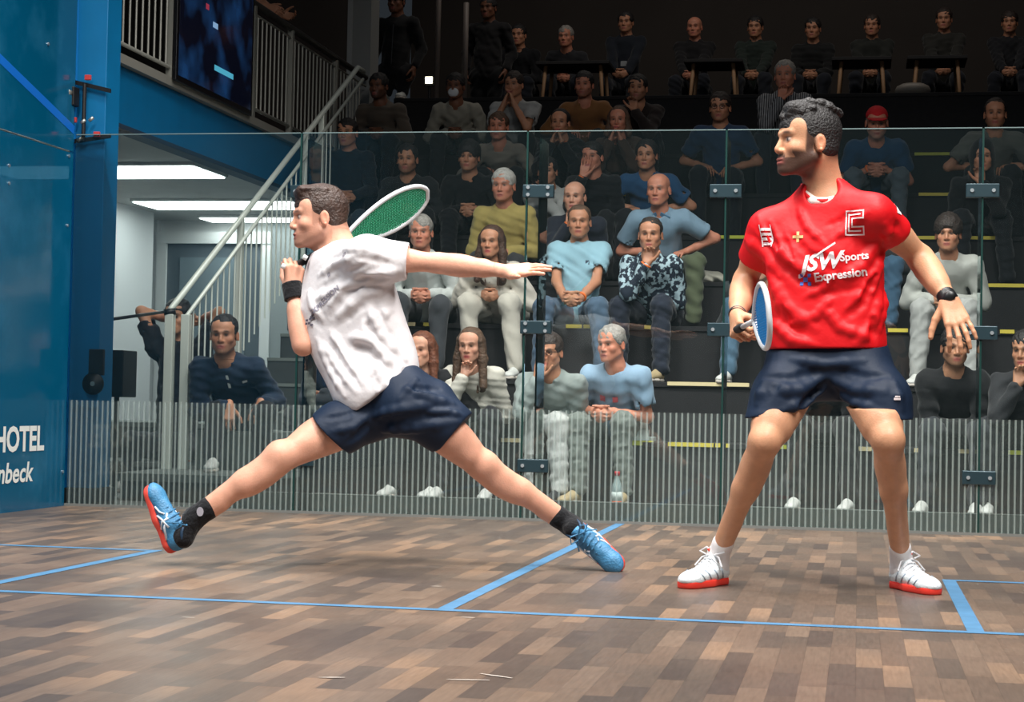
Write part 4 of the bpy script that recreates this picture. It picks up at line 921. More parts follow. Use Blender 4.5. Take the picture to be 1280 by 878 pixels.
# ================================================================== STANDS
tiers = [('A', 11.8, .40), ('x', 12.4, .80), ('B', 12.8, 1.20), ('C', 13.7, 1.575), ('D', 14.6, 2.005), ('E', 15.5, 2.45), ('F', 16.4, 2.91), ('G', 17.3, 3.60)]
SEAT = {n: (y, zz) for n, y, zz in tiers}
blackc = mat('stand_carpet', (33, 33, 35), .9, var=.12, vscale=20, bump=.3, bscale=200)
greyc = mat('stand_side_grey', (70, 76, 76), .85, var=.08, vscale=10)
yel = mat('nosing_yellow', (206, 190, 70), .6); crm = mat('nosing_cream', (222, 206, 160), .6); ygr = mat('nosing_lime', (186, 194, 60), .6)
names = ['lowest', 'second', 'third', 'fourth', 'fifth', 'sixth', 'seventh', 'topmost']
strips = {0: [(715, 740, ygr), (770, 806, ygr), (838, 895, yel), (897, 915, yel), (968, 1010, ygr), (1066, 1092, crm), (1145, 1178, crm), (1200, 1220, crm), (1262, 1280, ygr), (540, 580, crm), (630, 655, crm)],
          1: [(836, 938, crm), (1182, 1222, crm), (1240, 1268, crm)], 2: [(520, 548, yel), (708, 728, yel), (730, 748, yel), (806, 835, yel), (1110, 1135, yel), (1250, 1268, yel), (480, 530, crm)],
          3: [(1118, 1124, yel), (1228, 1290, yel), (560, 600, yel)], 4: [(890, 950, ygr), (1130, 1180, yel), (1208, 1260, yel)], 5: [(766, 782, yel), (1146, 1195, yel), (1000, 1040, yel)], 6: [(1140, 1185, ygr), (1191, 1210, ygr), (1225, 1250, ygr)], 7: []}
for i, (n, y, zz) in enumerate(tiers):
    y1 = tiers[i+1][1]-.002 if i < 7 else 21.9; z0 = tiers[i-1][2]+.001 if i else 0.0; xl = -2.35 if i < 4 else -3.28
    t = empty('seating_tier', (1, y, z0), '%s black carpeted seating tier of the stand behind the glass' % names[i], 'seating tier', 'stepped seating tiers behind the glass')
    box('riser', (xl, y, z0 if i else .0), (4.2, y+.03, zz-.03), blackc, t); box('tread', (xl, y-.012, zz-.035), (4.2, y1, zz), blackc, t, .004)
    box('side_panel', (xl-.012, y+.03, 0), (xl-.001, y1-.002, zz-.035), greyc, t)
    for (u0, u1, m_) in strips[i]:
        a = U(u0, 400, y)[0]; b_ = U(u1, 400, y)[0]; box('nosing_strip', (a, y-.020, zz-.022), (b_, y-.008, zz+.004), m_, t)
box('trim_1', (-2.4, 9.95, .0), (4.2, 10.05, .10), mat('plinth_grey', (126, 136, 132), .6)).__setitem__('kind', 'structure')
pl = empty('platform', (-2.7, 11.0, 0), 'low grey landing at the foot of the stairs behind the glass', 'platform')
gy = mat('step_grey', (104, 112, 108), .8, var=.08, vscale=12); dkg = mat('step_dark', (58, 64, 64), .85, var=.1, vscale=20)
box('tread', (-3.15, 10.35, .12), (-2.36, 11.94, .17), gy, pl, .004); box('seat_block', (-2.93, 11.12, .17), (-2.38, 11.90, .42), gy, pl, .004); box('riser', (-3.13, 10.38, 0), (-2.38, 11.93, .12), dkg, pl)
st = empty('staircase', (-2.7, 12.0, 0), 'dark grey carpeted stairs climbing beside the stand', 'staircase')
for i in range(8):
    y = 11.95+i*.30; box('step', (-3.04, y, .17 if i else 0), (-2.37, y+.31, .17+.19*(i+1)), dkg, st, .004); box('step_edge', (-3.04, y-.006, .17+.19*(i+1)-.02), (-2.37, y+.004, .17+.19*(i+1)+.003), gy, st)
# left seating steps under the gallery
for (k, lab, lo, hi) in ((0, 'low grey bench step at the far left behind the glass', (-4.6, 11.3, 0), (-3.16, 11.95, .20)), (1, 'upper grey bench step at the far left behind the glass', (-4.6, 11.95, 0), (-3.16, 12.8, .45))):
    t = empty('bench_step', ((lo[0]+hi[0])/2, lo[1], 0), lab, 'step', 'grey bench steps at the far left')
    box('riser', (lo[0], lo[1]+.012, 0), (hi[0], hi[1], hi[2]-.035), dkg, t); box('tread', (lo[0], lo[1], hi[2]-.035), hi, gy, t, .004)

# ================================================================== COLUMN, GALLERY, STAIR RAIL
blu = mat('steel_blue_paint', (0, 112, 166), .45, var=.06, vscale=5)
c = tag(empty('steel_column', (-3.13, 9.9, 0), 'bright blue square steel column beside the left glass wall', 'column'))
box('shaft', (-3.262, 9.82, .10), (-3.045, 10.02, 6), blu, c, .004); box('flange', (-3.245, 9.80, .10), (-3.225, 9.82, 6), mat('steel_blue_light', (20, 130, 205), .4), c); box('base_plate', (-3.29, 9.80, 0), (-3.02, 10.04, .10), mat('plate_dark', (44, 52, 56), .6), c, .004)
g = empty('gallery', (-3.45, 13, 2.36), 'blue fascia beam and floor slab of the gallery above the lobby', 'gallery')
box('fascia_beam', (-3.47, 10.03, 2.37), (-3.40, 18.2, 2.735), blu, g); box('edge_trim', (-3.50, 10.03, 2.74), (-3.36, 18.2, 2.80), mat('trim_pale', (150, 148, 140), .5), g)
box('floor_slab', (-9, 10.03, 2.45), (-3.48, 20, 2.73), mat('slab_grey', (70, 70, 72), .8), g); box('beam_flange', (-3.50, 10.03, 2.335), (-3.385, 18.2, 2.365), mat('flange_dark', (40, 60, 80), .6), g)
struct(box('ceiling', (-9, 10.05, 2.37), (-3.51, 20, 2.44), mat('lobby_ceiling', (190, 190, 188), .8, var=.05)))
rl = empty('balcony_railing', (-3.38, 14, 2.8), 'grey steel railing with thin vertical bars along the gallery edge', 'railing')
rs_ = mat('rail_steel', (150, 150, 142), .4, metal=.2); rdk = mat('rail_dark', (58, 56, 54), .5)
MB().tube([(-3.38, 10.1, 3.68), (-3.38, 16.6, 3.68)], .028, 12).build('top_rail', rdk, rl, True); MB().tube([(-3.38, 10.1, 2.87), (-3.38, 16.6, 2.87)], .014, 8).build('bottom_rail', rs_, rl, True)
MB().tube([(-3.38, 10.1, 3.60), (-3.38, 16.6, 3.60)], .010, 8).build('upper_bar', rs_, rl, True)
y = 10.2; 
while y < 16.5:
    if not 11.75 < y < 13.1: MB().tube([(-3.38, y, 2.87), (-3.38, y, 3.60)], .0075, 6).build('bar', rs_, rl)
    y += .105
for y in (10.25, 11.65, 13.35, 14.3, 15.6): MB().box((-3.405, y-.022, 2.80), (-3.36, y+.022, 3.68)).build('post', rs_, rl)
tv = empty('television', (-3.35, 12.4, 3.3), 'large dark screen hung on the gallery railing', 'television')
# hung on the outer side of the railing
box('frame', (-3.352, 11.62, 2.78), (-3.325, 13.20, 3.72), mat('screen_bezel', (14, 15, 20), .3), tv, .004)
def screen_mat():
    m, nt, b = newmat('screen_glass'); N = nt.nodes; L = nt.links; tc = N.new('ShaderNodeTexCoord'); n = N.new('ShaderNodeTexNoise'); n.inputs['Scale'].default_value = 3.5; n.inputs['Detail'].default_value = 2
    L.new(tc.outputs['Object'], n.inputs['Vector']); cr = N.new('ShaderNodeValToRGB'); cr.color_ramp.elements[0].position = .45; cr.color_ramp.elements[0].color = (*lin((10, 14, 30)), 1); cr.color_ramp.elements[1].position = .75; cr.color_ramp.elements[1].color = (*lin((30, 70, 120)), 1)
    L.new(n.outputs[0], cr.inputs[0]); L.new(cr.outputs[0], b.inputs['Base Color']); L.new(cr.outputs[0], b.inputs['Emission Color']); b.inputs['Emission Strength'].default_value = .35; b.inputs['Roughness'].default_value = .08; return m
box('screen', (-3.3245, 11.66, 2.82), (-3.322, 13.16, 3.68), screen_mat(), tv)
for (y_, z_, l_, c_) in ((12.35, 2.98, .40, (90, 190, 220)), (12.30, 3.28, .10, (150, 190, 230)), (12.15, 3.38, .06, (170, 60, 80)), (12.2, 3.55, .30, (120, 140, 170))): box('screen_text', (-3.3215, y_, z_), (-3.3205, y_+l_, z_+.04), emat('screen_glow_%d' % c_[0], c_, .7), tv)
sg = mat('stair_rail_pale', (216, 222, 212), .35, metal=.1)
srl = empty('stair_railing', (-3.06, 11.0, .17), 'pale steel stair railing rising beside the stairs to the gallery', 'railing')
def rp(u, v, X): return UX(u, v, X)
a0, a1 = V(-3.08, 11.0, 1.19), V(-3.02, 15.05, 3.49)
MB().tube([a0, a1, a1+V(0, .2, .0)], .021, 12).build('handrail', sg, srl, True)
b0, b1 = V(-2.97, 11.0, 1.15), V(-2.93, 14.9, 3.36)
MB().tube([b0, b1], .014, 10).build('second_rail', sg, srl, True)
for (X, y0) in ((-3.08, 11.0), (-2.97, 11.0)): box('post', (X-.028, y0-.028, .17), (X+.028, y0+.028, 1.16), sg, srl, .004)
for (t) in (.31, .66, .76):
    p = a0*(1-t)+a1*t; box('post', (p[0]-.022, p[1]-.022, max(.17, p[2]-.98)), (p[0]+.022, p[1]+.022, p[2]), sg, srl, .003)
for i in range(28):
    t = .03+i*.0275; p = b0*(1-t)+b1*t; MB().tube([p-V(0, 0, .80), p], .006, 6).build('baluster', sg, srl)

# ================================================================== ROOM SHELL
dark = mat('hall_dark_wall', (58, 52, 48), .85, var=.1, vscale=1.5)
struct(box('wall_far', (-4.3, 22.0, 0), (8, 22.1, 8.5), dark)); struct(box('wall_right', (7.9, 9.8, 0), (8, 22, 8.5), dark))
struct(box('wall_lobby_far', (-9, 19.9, 0), (-3.3, 20.0, 2.37), mat('lobby_wall', (206, 208, 208), .8))); lw = mat('lobby_panel', (196, 200, 202), .7, var=.05)
struct(box('wall_lobby_left', (-9, 10.0, 0), (-8.9, 20, 2.37), lw)); 
struct(box('wall_gallery', (-9, 20.0, 2.7), (-4.3, 20.1, 8.5), dark))
struct(box('trim_2', (-3.75, 15.9, 0), (-3.62, 16.1, 2.34), lw))
# partition wall with the door, seen under the gallery
pw = struct(box('wall_lobby_partition', (-8.5, 16.2, 0), (-5.35, 16.32, 2.37), mat('partition_white', (214, 216, 218), .7)))
pw2 = struct(box('wall_lobby_side', (-5.45, 12.9, 0), (-5.35, 16.2, 2.37), mat('partition_white', (214, 216, 218), .7)))
dg = mat('door_grey', (92, 102, 110), .4); fr_ = mat('frame_white', (226, 228, 228), .5)
d = struct(empty('door_1', (-4.6, 17.0, 0)))
box('door_leaf', (-5.48, 17.02, 0), (-4.50, 17.06, 2.14), dg, d); MB().box((-5.58, 16.98, 0), (-5.48, 17.10, 2.24)).build('door_frame', fr_, d); MB().box((-4.50, 16.98, 0), (-4.4, 17.10, 2.24)).build('door_frame', fr_, d); MB().box((-5.585, 16.97, 2.135), (-4.395, 17.10, 2.25)).build('door_frame', fr_, d)
box('door_glass', (-5.34, 17.0, .95), (-4.66, 17.018, 2.0), mat('door_pane', (120, 134, 142), .1), d); box('door_handle', (-4.62, 16.95, 1.0), (-4.52, 17.0, 1.03), stl, d)
struct(box('wall_lobby_recess', (-9, 17.0, 0), (-5.585, 17.1, 2.37), mat('partition_white', (214, 216, 218), .7)))
struct(box('wall_lobby_end', (-4.4, 17.0, 0), (-3.3, 17.1, 2.37), mat('end_grey', (150, 156, 158), .8)))
struct(box('wall_lobby_back', (-5.6, 17.1, 2.2), (-4.0, 17.2, 2.37), fr_))
t = empty('notice_frame', (-5.33, 14.5, 1.3), 'small upright framed notice on the lobby wall beside the blue column', 'picture')
box('frame', (-5.35, 13.95, 1.02), (-5.33, 14.55, 1.62), mat('frame_grey', (120, 140, 136), .5), t, .003); box('sheet', (-5.33, 14.01, 1.08), (-5.327, 14.49, 1.56), mat('sheet_pale', (190, 200, 200), .6), t)
lampm = emat('lamp_white', (245, 255, 250), 7.5)
def clight(x0, x1, y0, y1, lab, gr='bright ceiling lights under the gallery'):
    t = empty('ceiling_light', ((x0+x1)/2, (y0+y1)/2, 2.36), lab, 'ceiling light', gr); box('housing', (x0-.02, y0-.02, 2.345), (x1+.02, y1+.02, 2.368), fr_, t); box('diffuser', (x0, y0, 2.335), (x1, y1, 2.345), lampm, t)
clight(-5.4, -3.62, 12.75, 13.45, 'bright white lobby ceiling light nearest the blue column'); clight(-5.08, -3.62, 15.15, 15.75, 'long bright lobby ceiling light crossing behind the stair handrail')
clight(-4.98, -3.7, 16.55, 16.9, 'farthest bright lobby ceiling light, behind the lunging player')
# seen through the blue wall
# ================================================================== SPECTATORS
def wrinkle(amp, seed, sc=1.0):
    r = np.random.RandomState(seed); D = r.normal(size=(5, 3))*np.array([22, 18, 30])*sc; ph = r.uniform(0, 6, 5)
    def f(x, y, z):
        a = [D[i, 0]*x+D[i, 1]*y+D[i, 2]*z+ph[i] for i in range(5)]
        return amp*(np.sin(a[0]+1.4*np.sin(a[1]*.6))+.7*np.sin(a[2]+1.2*np.sin(a[3]*.5))-.5*np.abs(np.sin(a[4])))
    return f
SK = dict(fair=(216, 160, 134), tan=(194, 138, 108), ruddy=(208, 140, 114), brown=(124, 82, 62), olive=(184, 134, 104))
HC = dict(black=(30, 27, 27), brown=(70, 48, 36), dark=(46, 36, 31), grey=(150, 146, 140), white=(200, 198, 192), auburn=(110, 62, 40), blond=(150, 112, 74), mid=(88, 66, 50))
NP = [0]
shoe_w = mat('trainer_white', (206, 208, 204), .6); shoe_d = mat('trainer_dark', (40, 42, 46), .6); shoe_t = mat('trainer_tan', (176, 158, 122), .6); sole_w = mat('trainer_sole', (214, 206, 196), .6)
bandm = mat('band_orange', (240, 120, 50), .5)
def S(row, u, v, label, top=(60, 60, 62), trs=(50, 52, 56), hair=('short', 'brown'), arms='clasp', yaw=12, pitch=-4, skin='fair', sl='long', sc=1.0, woman=False, spread=.13, dx=0, beard=0,
      group=None, band=None, shoes='w', topm=None, extra=None, tilt=0, hoffs=0, byaw=None, crossleg=False, stand=None, trm=None, glasses=False, legs=True, kneedx=0, mask=False, hide_low=False):
    NP[0] += 1; rr = random.Random(NP[0]*7)
    if row in SEAT: y0, zs = SEAT[row]
    elif row == 'T': y0, zs = 20.0, 4.05
    elif row == 'L': y0, zs = 11.55, .20
    elif row == 'N': y0, zs = 11.14, .42 
    ks = list(SEAT.keys())
    zf = {'A': 0.0, 'B': .80, 'C': 1.20, 'D': 1.575, 'E': 2.005, 'F': 2.45, 'T': 3.60, 'L': 0.0, 'N': .17}.get(row, 0)
    if stand is not None:
        yst, zf = stand; P = U(u, v, yst); hip = V(P[0]+dx, yst+.02, P[2]-.72*sc)
    else:
        hipY = y0+.19; Yh = y0+.05; L0 = .655*sc
        for _ in range(4):
            P = U(u, v, Yh); dz = P[2]-(zs+.09); lean = math.sqrt(max(.0016, L0*L0-dz*dz)); lean = min(lean, .43); Yh = hipY-lean
        P = U(u, v, Yh); hip = V(P[0]+dx, hipY, zs+.09)
    a = math.radians(yaw); hf = V(-math.sin(a)*math.cos(math.radians(pitch)), -math.cos(a)*math.cos(math.radians(pitch)), math.sin(math.radians(pitch)))
    H = Head(P, hf, V(math.sin(math.radians(tilt)), 0, 1), (.96 if woman else 1.0)*sc)
    ba = math.radians(byaw if byaw is not None else yaw*.35); f = V(-math.sin(ba), -math.cos(ba), 0); rt = V(-math.cos(ba), math.sin(ba), 0); up = V(0, 0, 1)
    Nn = H.p(0, -.045, -.155); ax = nrm(Nn-hip); sw = (.142 if woman else .166)*sc
    fr = nrm(f-ax*(f@ax))
    shR = Nn+rt*sw-ax*.062+fr*.01; shL = Nn-rt*sw-ax*.062+fr*.01
    hR, hL = hip+rt*.085, hip-rt*.085
    if stand is not None: kR, kL = hR-up*.42, hL-up*.42; aR, aL = hR-up*.80, hL-up*.80; aR[2] = aL[2] = zf+.09; kR[2] = kL[2] = (hip[2]+aR[2])/2
    else:
        kR = hip+f*.40+rt*(spread+.02)+up*(.03+rr.uniform(-.01, .02)); kL = hip+f*.40-rt*(spread+.02)+up*(.03+rr.uniform(-.01, .02)); kR[0] += kneedx; kL[0] += kneedx
        aR, aL = kR+V(0, .0, 0), kL+V(0, .0, 0); aR[2] = aL[2] = zf+.09; aR = aR+rt*rr.uniform(-.03, .05)+f*rr.uniform(-.02, .04); aL = aL-rt*rr.uniform(-.03, .05)+f*rr.uniform(-.02, .04)
        if row in ('A', 'L', 'N'): aR[1] = max(aR[1], 10.42); aL[1] = max(aL[1], 10.42)
        if crossleg: kL = kL+rt*.05+up*.10; aL = kL+f*.12+rt*.16-up*.30
    km = (kR+kL)/2
    u1, u2 = .275*sc, .245*sc
    ds = lambda c: tuple(x*.72+.28*(c[0]*.35+c[1]*.4+c[2]*.25) for x in c)
    top = ds(top); trs = ds(trs)
    pR = -up*.85+rt*.42-f*.35; pL = -up*.85-rt*.42-f*.35
    DR = DL = f
    if arms == 'clasp': C = km+up*.075-f*.06; C = C if np.linalg.norm(C-shR) < .6 else shR*.0+Nn+nrm(C-Nn)*.50; wR, wL = C+rt*.06, C-rt*.06; DR, DL = nrm(f*.6-up*.35-rt*.6), nrm(f*.6-up*.35+rt*.6); TR = TL = up; 
    elif arms == 'lap': wR, wL = (hR+kR)/2+up*.115, (hL+kL)/2+up*.115; DR, DL = nrm(f-rt*.4-up*.2), nrm(f+rt*.4-up*.2); TR, TL = -rt, rt
    elif arms == 'knees': wR, wL = kR+up*.10-f*.06, kL+up*.10-f*.06; DR, DL = nrm(f-up*.5), nrm(f-up*.5); TR, TL = -rt, rt
    elif arms in ('chin', 'chinL', 'face'):
        W1 = H.p(.012, .110, -.205) if arms != 'face' else H.p(.03, .135, -.165); W2 = km*.55+hip*.45+up*.14
        if arms == 'chinL': wL, wR = W1, W2-rt*.02; DL, DR = nrm(up+rt*.15-f*.2), nrm(-rt+f*.3); TL, TR = nrm(rt-f*.2), up; pL = -up*.9-rt*.3+f*.2
        else: wR, wL = W1, W2+rt*.02; DR, DL = nrm(up-rt*.15-f*.2), nrm(rt+f*.3); TR, TL = nrm(-rt-f*.2), up; pR = -up*.9+rt*.3+f*.2
    elif arms == 'mouth2': wR, wL = H.p(.05, .135, -.19), H.p(-.05, .135, -.19); wR, wL = (wR, wL) if (wR-wL)@rt > 0 else (wL, wR); DR, DL = nrm(up-rt*.35-f*.15), nrm(up+rt*.35-f*.15); TR = TL = nrm(-f+up*.1); pR, pL = -up+rt*.4+f*.1, -up-rt*.4+f*.1
    elif arms == 'cross': C = Nn-ax*.30+fr*.215; wR, wL = C-rt*.085-up*.01, C+rt*.085+up*.02; DR, DL = nrm(-rt), nrm(rt); TR = TL = up; pR, pL = -up+rt*.9, -up-rt*.9
    elif arms == 'behind': wR, wL = Nn+rt*.085-f*.11+up*.13, Nn-rt*.085-f*.11+up*.13; DR, DL = nrm(-rt+up*.2), nrm(rt+up*.2); TR = TL = -up; pR, pL = rt+f*.6+up*.6, -rt+f*.6+up*.6
    elif arms == 'rail': wR, wL = V(-3.47, P[1]-.06, 3.76), V(-3.45, P[1]+.14, 3.76); DR = DL = nrm(V(1, 0, -.25)); TR = V(0, .3, 1); TL = V(0, .3, 1); pR = pL = -up
    elif arms == 'down': wR, wL = hR+rt*.13+up*.05+f*.06, hL-rt*.13+up*.05+f*.06; DR = DL = -up; TR, TL = f, f; pR, pL = rt*.5-f, -rt*.5-f
    elif arms == 'hang': wR, wL = kR+up*.05-rt*.08+f*.02, kL+up*.05+rt*.02+f*.02; DR = DL = nrm(f*.3-up); TR, TL = -rt, rt
    eR, eL = ik(shR, wR, u1, u2, pR), ik(shL, wL, u1, u2, pL)
    def lim(s_, w_):
        d = w_-s_; n = np.linalg.norm(d); return w_ if n < (u1+u2)*.99 else s_+d*((u1+u2)*.99/n)
    wR, wL = lim(shR, wR), lim(shL, wL)
    vals = dict(zip(('A', 'B', 'C', 'D', 'E', 'F', 'T', 'L', 'N'), ('front row', 'second occupied row', 'third occupied row', 'fourth occupied row', 'fifth occupied row', 'sixth occupied row', 'top row at the tables', 'steps at the left', 'steps at the left')))
    root = empty('person', (hip[0], hip[1], zf if stand is None else zf), label, 'person', group or (('spectators in the ' + vals[row]) if row in vals else None))
    skc = SK[skin]; hs = .93 if woman else 1.0
    body = head_prims(H, 0 if not woman else -.06)+[cap(H.p(0, -.03, -.06), Nn, .052*hs*sc, .056*hs*sc, .03), cap(Nn, Nn-ax*.12, .06, .10, .05), cap(Nn-ax*.12, hip, .10, .09, .05), cap(shR, shL, .042, .042, .04),
             cap(hR, kR, .070, .045, .03), cap(hL, kL, .070, .045, .03), cap(kR, aR, .045, .033, .03), cap(kL, aL, .045, .033, .03)]
    aw = .86 if woman else 1.0
    for s_, e_, w_ in ((shR, eR, wR), (shL, eL, wL)): body += [cap(s_, e_, .040*aw, .036*aw, .02), cap(e_, e_*.4+w_*.6, .038*aw, .031*aw, .02), cap(e_*.4+w_*.6, w_, .031*aw, .025*aw, .02)]
    cu_ = ((.5, .7, .4),)*4 if arms in ('clasp', 'lap', 'hang', 'knees', 'rail', 'down') else ((.9, 1.2, .7),)*4 if arms in ('chin', 'chinL', 'cross') else ((.15, .35, .25),)*4
    if arms in ('clasp',): cu_ = ((.9, 1.1, .5),)*4
    body += hand_prims(wR, DR, TR, 'r', curls=cu_, s=.97*aw*sc)+hand_prims(wL, DL, TL, 'l', curls=cu_, s=.97*aw*sc)
    if stand is None: body = body+[pln(V(0, 0, zs+.012), (0, 0, -1), (hip+V(0, .05, -.13), .20))]
    far = row in ('F', 'T') or stand is not None
    hh = .0062 if not far else .008
    sobj('body', body, .016, skin_mat, root, fine=[(H.c+V(0, 0, -.01), .145*sc, hh), (wR+nrm(DR)*.075, .115, hh), (wL+nrm(DL)*.075, .115, hh)],
         tint=face_tint(H, skc, lip=(178, 96, 88) if not woman else (190, 84, 84), brow=HC[hair[1]] if hair[1] not in ('white', 'grey') else (110, 100, 92), beard=beard, beardc=tuple(int(x*.55+q*.45) for x, q in zip(HC[hair[1]], skc)), soft=.004))
    if hair[0] not in ('bald', 'hood'):
        if hair[0] == 'cap':
            cm = mat('cap_red', (200, 26, 34), .8); c = sobj('cap', hair_prims(H, 'cap'), .007, cm, root); sobj('brim', cap_brim(H), .006, cm, c)
            sobj('hair', hair_prims(H, 'side'), .007, mat('hair_grey_s', HC['grey'], .7), root)
        else: sobj('hair', hair_prims(H, hair[0]), .0065 if not far else .008, disp=wrinkle(.0022 if hair[0] in ('short', 'grey', 'crop', 'side') else .0012, NP[0]+20, 4 if hair[0] in ('short', 'grey', 'crop', 'side') else 3), m=mat('hair_'+hair[1]+'_s', HC[hair[1]], .6, bump=.8, bscale=90, var=.3, vscale=40), parent=root)
    # upper garment
    g_ = [cap(hip+ax*.03, Nn*.38+hip*.62, .142*sc, .138*sc, .05, flat=(fr, 1.12)), cap(Nn*.40+hip*.60, Nn-ax*.13, .138*sc, .148*sc*(.92 if woman else 1), .05, flat=(fr, 1.2)),
          cap(shR-ax*.01, shL-ax*.01, .060*sc, .060*sc, .05), cap(Nn-ax*.015, Nn-ax*.08, .060*hs, .095, .06)]
    if woman: g_ += [ell(Nn-ax*.22+fr*.105+rt*.06, (.065, .055, .065), None, .03), ell(Nn-ax*.22+fr*.105-rt*.06, (.065, .055, .065), None, .03)]
    for s_, e_, w_ in ((shR, eR, wR), (shL, eL, wL)):
        if sl == 'short':
            q = s_*.35+e_*.65; g_ += [cap(s_, q, .066*sc, .066*sc, .03)]; 
        else:
            q = e_*.12+w_*.88 if sl == 'long' else e_*.6+w_*.4; g_ += [cap(s_, e_, .065*sc, .057*sc, .03), cap(e_, q, .056*sc, .043*sc, .02)]
    slv, trs_ = g_[-2:] if sl == 'short' else [], g_[:-2] if sl == 'short' else g_
    g2 = []
    if sl == 'short':
        g2 = list(slv)
        for s_, e_ in ((shR, eR), (shL, eL)):
            q = s_*.35+e_*.65; d = nrm(e_-s_); g2 += [pln(q+d*.015, d, (q+d*.085, .10)), cap(q-d*.02, q+d*.1, .052, .052, .003, 's')]
    g2 += list(trs_)+[cap(Nn+ax*.01+fr*.02, H.p(0, .03, -.07), .054*hs*sc, .07, .005, 's')]
    if stand is None: g2 += [pln(V(0, 0, zs+.004), (0, 0, -1), (hip+V(0, .05, -.13), .22))]
    tm = topm or fabric(top)
    gar = sobj('sweater' if sl == 'long' else 'shirt', g2, .0125, tm, root, disp=wrinkle(.0046, NP[0], 1.7))
    if hair[0] != 'hood': MB().tube([Nn+rt*math.cos(t)*.066*hs+fr*(math.sin(t)*.060+.012)-ax*(.010+.022*max(math.sin(t), 0)) for t in np.linspace(0, 2*PI, 22)[:-1]], .0085, 6, True).build('neckband', tm, gar, True)
    # trousers and shoes
    t_ = [cap(hR-f*.02, hL-f*.02, .118, .118, .05), cap(hR, kR, .096, .074, .04), cap(hL, kL, .096, .074, .04), cap(kR, aR-up*.0, .070, .056, .03), cap(kL, aL, .070, .056, .03), pln(V(0, 0, zf+.055), (0, 0, -1))]
    if crossleg: t_ = t_[:-1]
    if stand is None: t_ += [pln(V(0, 0, zs+.003), (0, 0, -1), (hip+V(0, .12, -.08), .20))]
    if legs:
        sobj('trousers', t_, .014, trm or fabric(trs), root, disp=wrinkle(.0050, NP[0]+50, 1.7))
        if row in ('A', 'L', 'B', 'N') or stand:
            um = dict(w=shoe_w, d=shoe_d, t=shoe_t)[shoes]
            for an_ in (aR, aL):
                hb = V(an_[0], an_[1]+.055, zf); fd = nrm(V(f[0]*.9+rr.uniform(-.2, .2), f[1], 0)); upv = V(0, 0, 1)
                if crossleg and an_ is aL: hb = an_+V(0, .03, -.07); fd = nrm(f*.9+up*.35+rt*.2); upv = V(0, .3, 1)
                shoe(root, hb, fd, upv, um, sole_w, None, .27, .009, simple=True)
    if band:
        w_, e_ = (wR, eR) if band == 'r' else (wL, eL); d = nrm(w_-e_); x_ = nrm(np.cross(d, V(.3, .9, .2))); y_ = np.cross(d, x_); c = w_-d*.01
        MB().tube([c+x_*math.cos(t)*.032+y_*math.sin(t)*.032 for t in np.linspace(0, 2*PI, 16)[:-1]], .009, 6, True).build('wristband', bandm, root, True)
    if glasses:
        b = MB(); gm = mat('glasses_black', (20, 20, 22), .3)
        for sx in (-1, 1):
            b.tube([H.p(sx*.031+math.cos(t)*.021, .094, -.002+math.sin(t)*.016) for t in np.linspace(0, 2*PI, 14)[:-1]], .0025, 5, True); b.tube([H.p(sx*.052, .090, .003), H.p(sx*.078, .0, .003)], .002, 5)
        b.tube([H.p(-.010, .097, 0), H.p(.010, .097, 0)], .002, 5); b.build('glasses', gm, root)
    if mask: sobj('face_mask', [H.e((0, .078, -.062), (.050, .034, .044), .01), pln(H.p(0, .045, 0), -H.R[:, 1])], .005, mat('mask_white', (206, 210, 214), .8), root)
    if hair[0] == 'hood':
        hd = [H.e((0, -.025, .03), (.098, .120, .118), .02), cap(H.p(0, -.03, -.06), Nn, .09, .10, .04), H.e((0, .125, -.02), (.068, .10, .095), .01, 's')]
        sobj('hood', hd, .008, tm, root, disp=wrinkle(.003, NP[0]+9))
    if extra: extra(dict(H=H, N=Nn, hip=hip, ax=ax, fr=fr, rt=rt, root=root, gar=gar, g=g_, kR=kR, kL=kL, wR=wR, wL=wL, shR=shR, shL=shL))
    return root
def mark(rgb, dx_=.05, dz=-.2, w=.03, h=.03, n='chest_mark', txt=None):
    def f(c):
        org = c['N']+c['ax']*dz-c['rt']*dx_+c['fr']*.16; ax_, ay_ = -c['rt'], c['ax']
        if txt: vf = text_mesh(txt, h, bold=.001)
        else: vf = ([(-w/2, -h/2, 0), (w/2, -h/2, 0), (w/2, h/2, 0), (-w/2, h/2, 0)], [(0, 1, 2, 3)])
        decal(n, vf, c['g'], org, ax_, ay_, -c['fr'], mat('mark_%02x%02x%02x' % rgb, rgb, .7), c['gar'], .008)
    return f
def inner(rgb, w=.055):
    def f(c):
        b = c['N']; sobj('undershirt', [cap(b-c['ax']*.03+c['fr']*.055, b-c['ax']*.30+c['fr']*.105, w*.8, w, .02, flat=(c['fr'], 1.1))], .008, fabric(rgb), c['root'])
        vf = None
    return f
def collar(rgb):
    def f(c):
        m_ = fabric(rgb)
        for sg in (-1, 1): MB().obox(c['N']+c['rt']*.045*sg+c['fr']*.065-c['ax']*.012, c['rt']*.035*sg-c['ax']*.02, c['fr']*.006, c['ax']*.022+c['rt']*.01*sg, .003).build('collar', m_, c['gar'])
    return f
def two(*fs): return lambda c: [g(c) for g in fs]
flor = pattern('noise', (24, 36, 52), (170, 195, 205), 'fabric_floral', 26); strp = pattern('stripe', (36, 38, 44), (150, 152, 156), 'fabric_striped', 16)
denim = (66, 96, 128); denimd = (38, 52, 74)
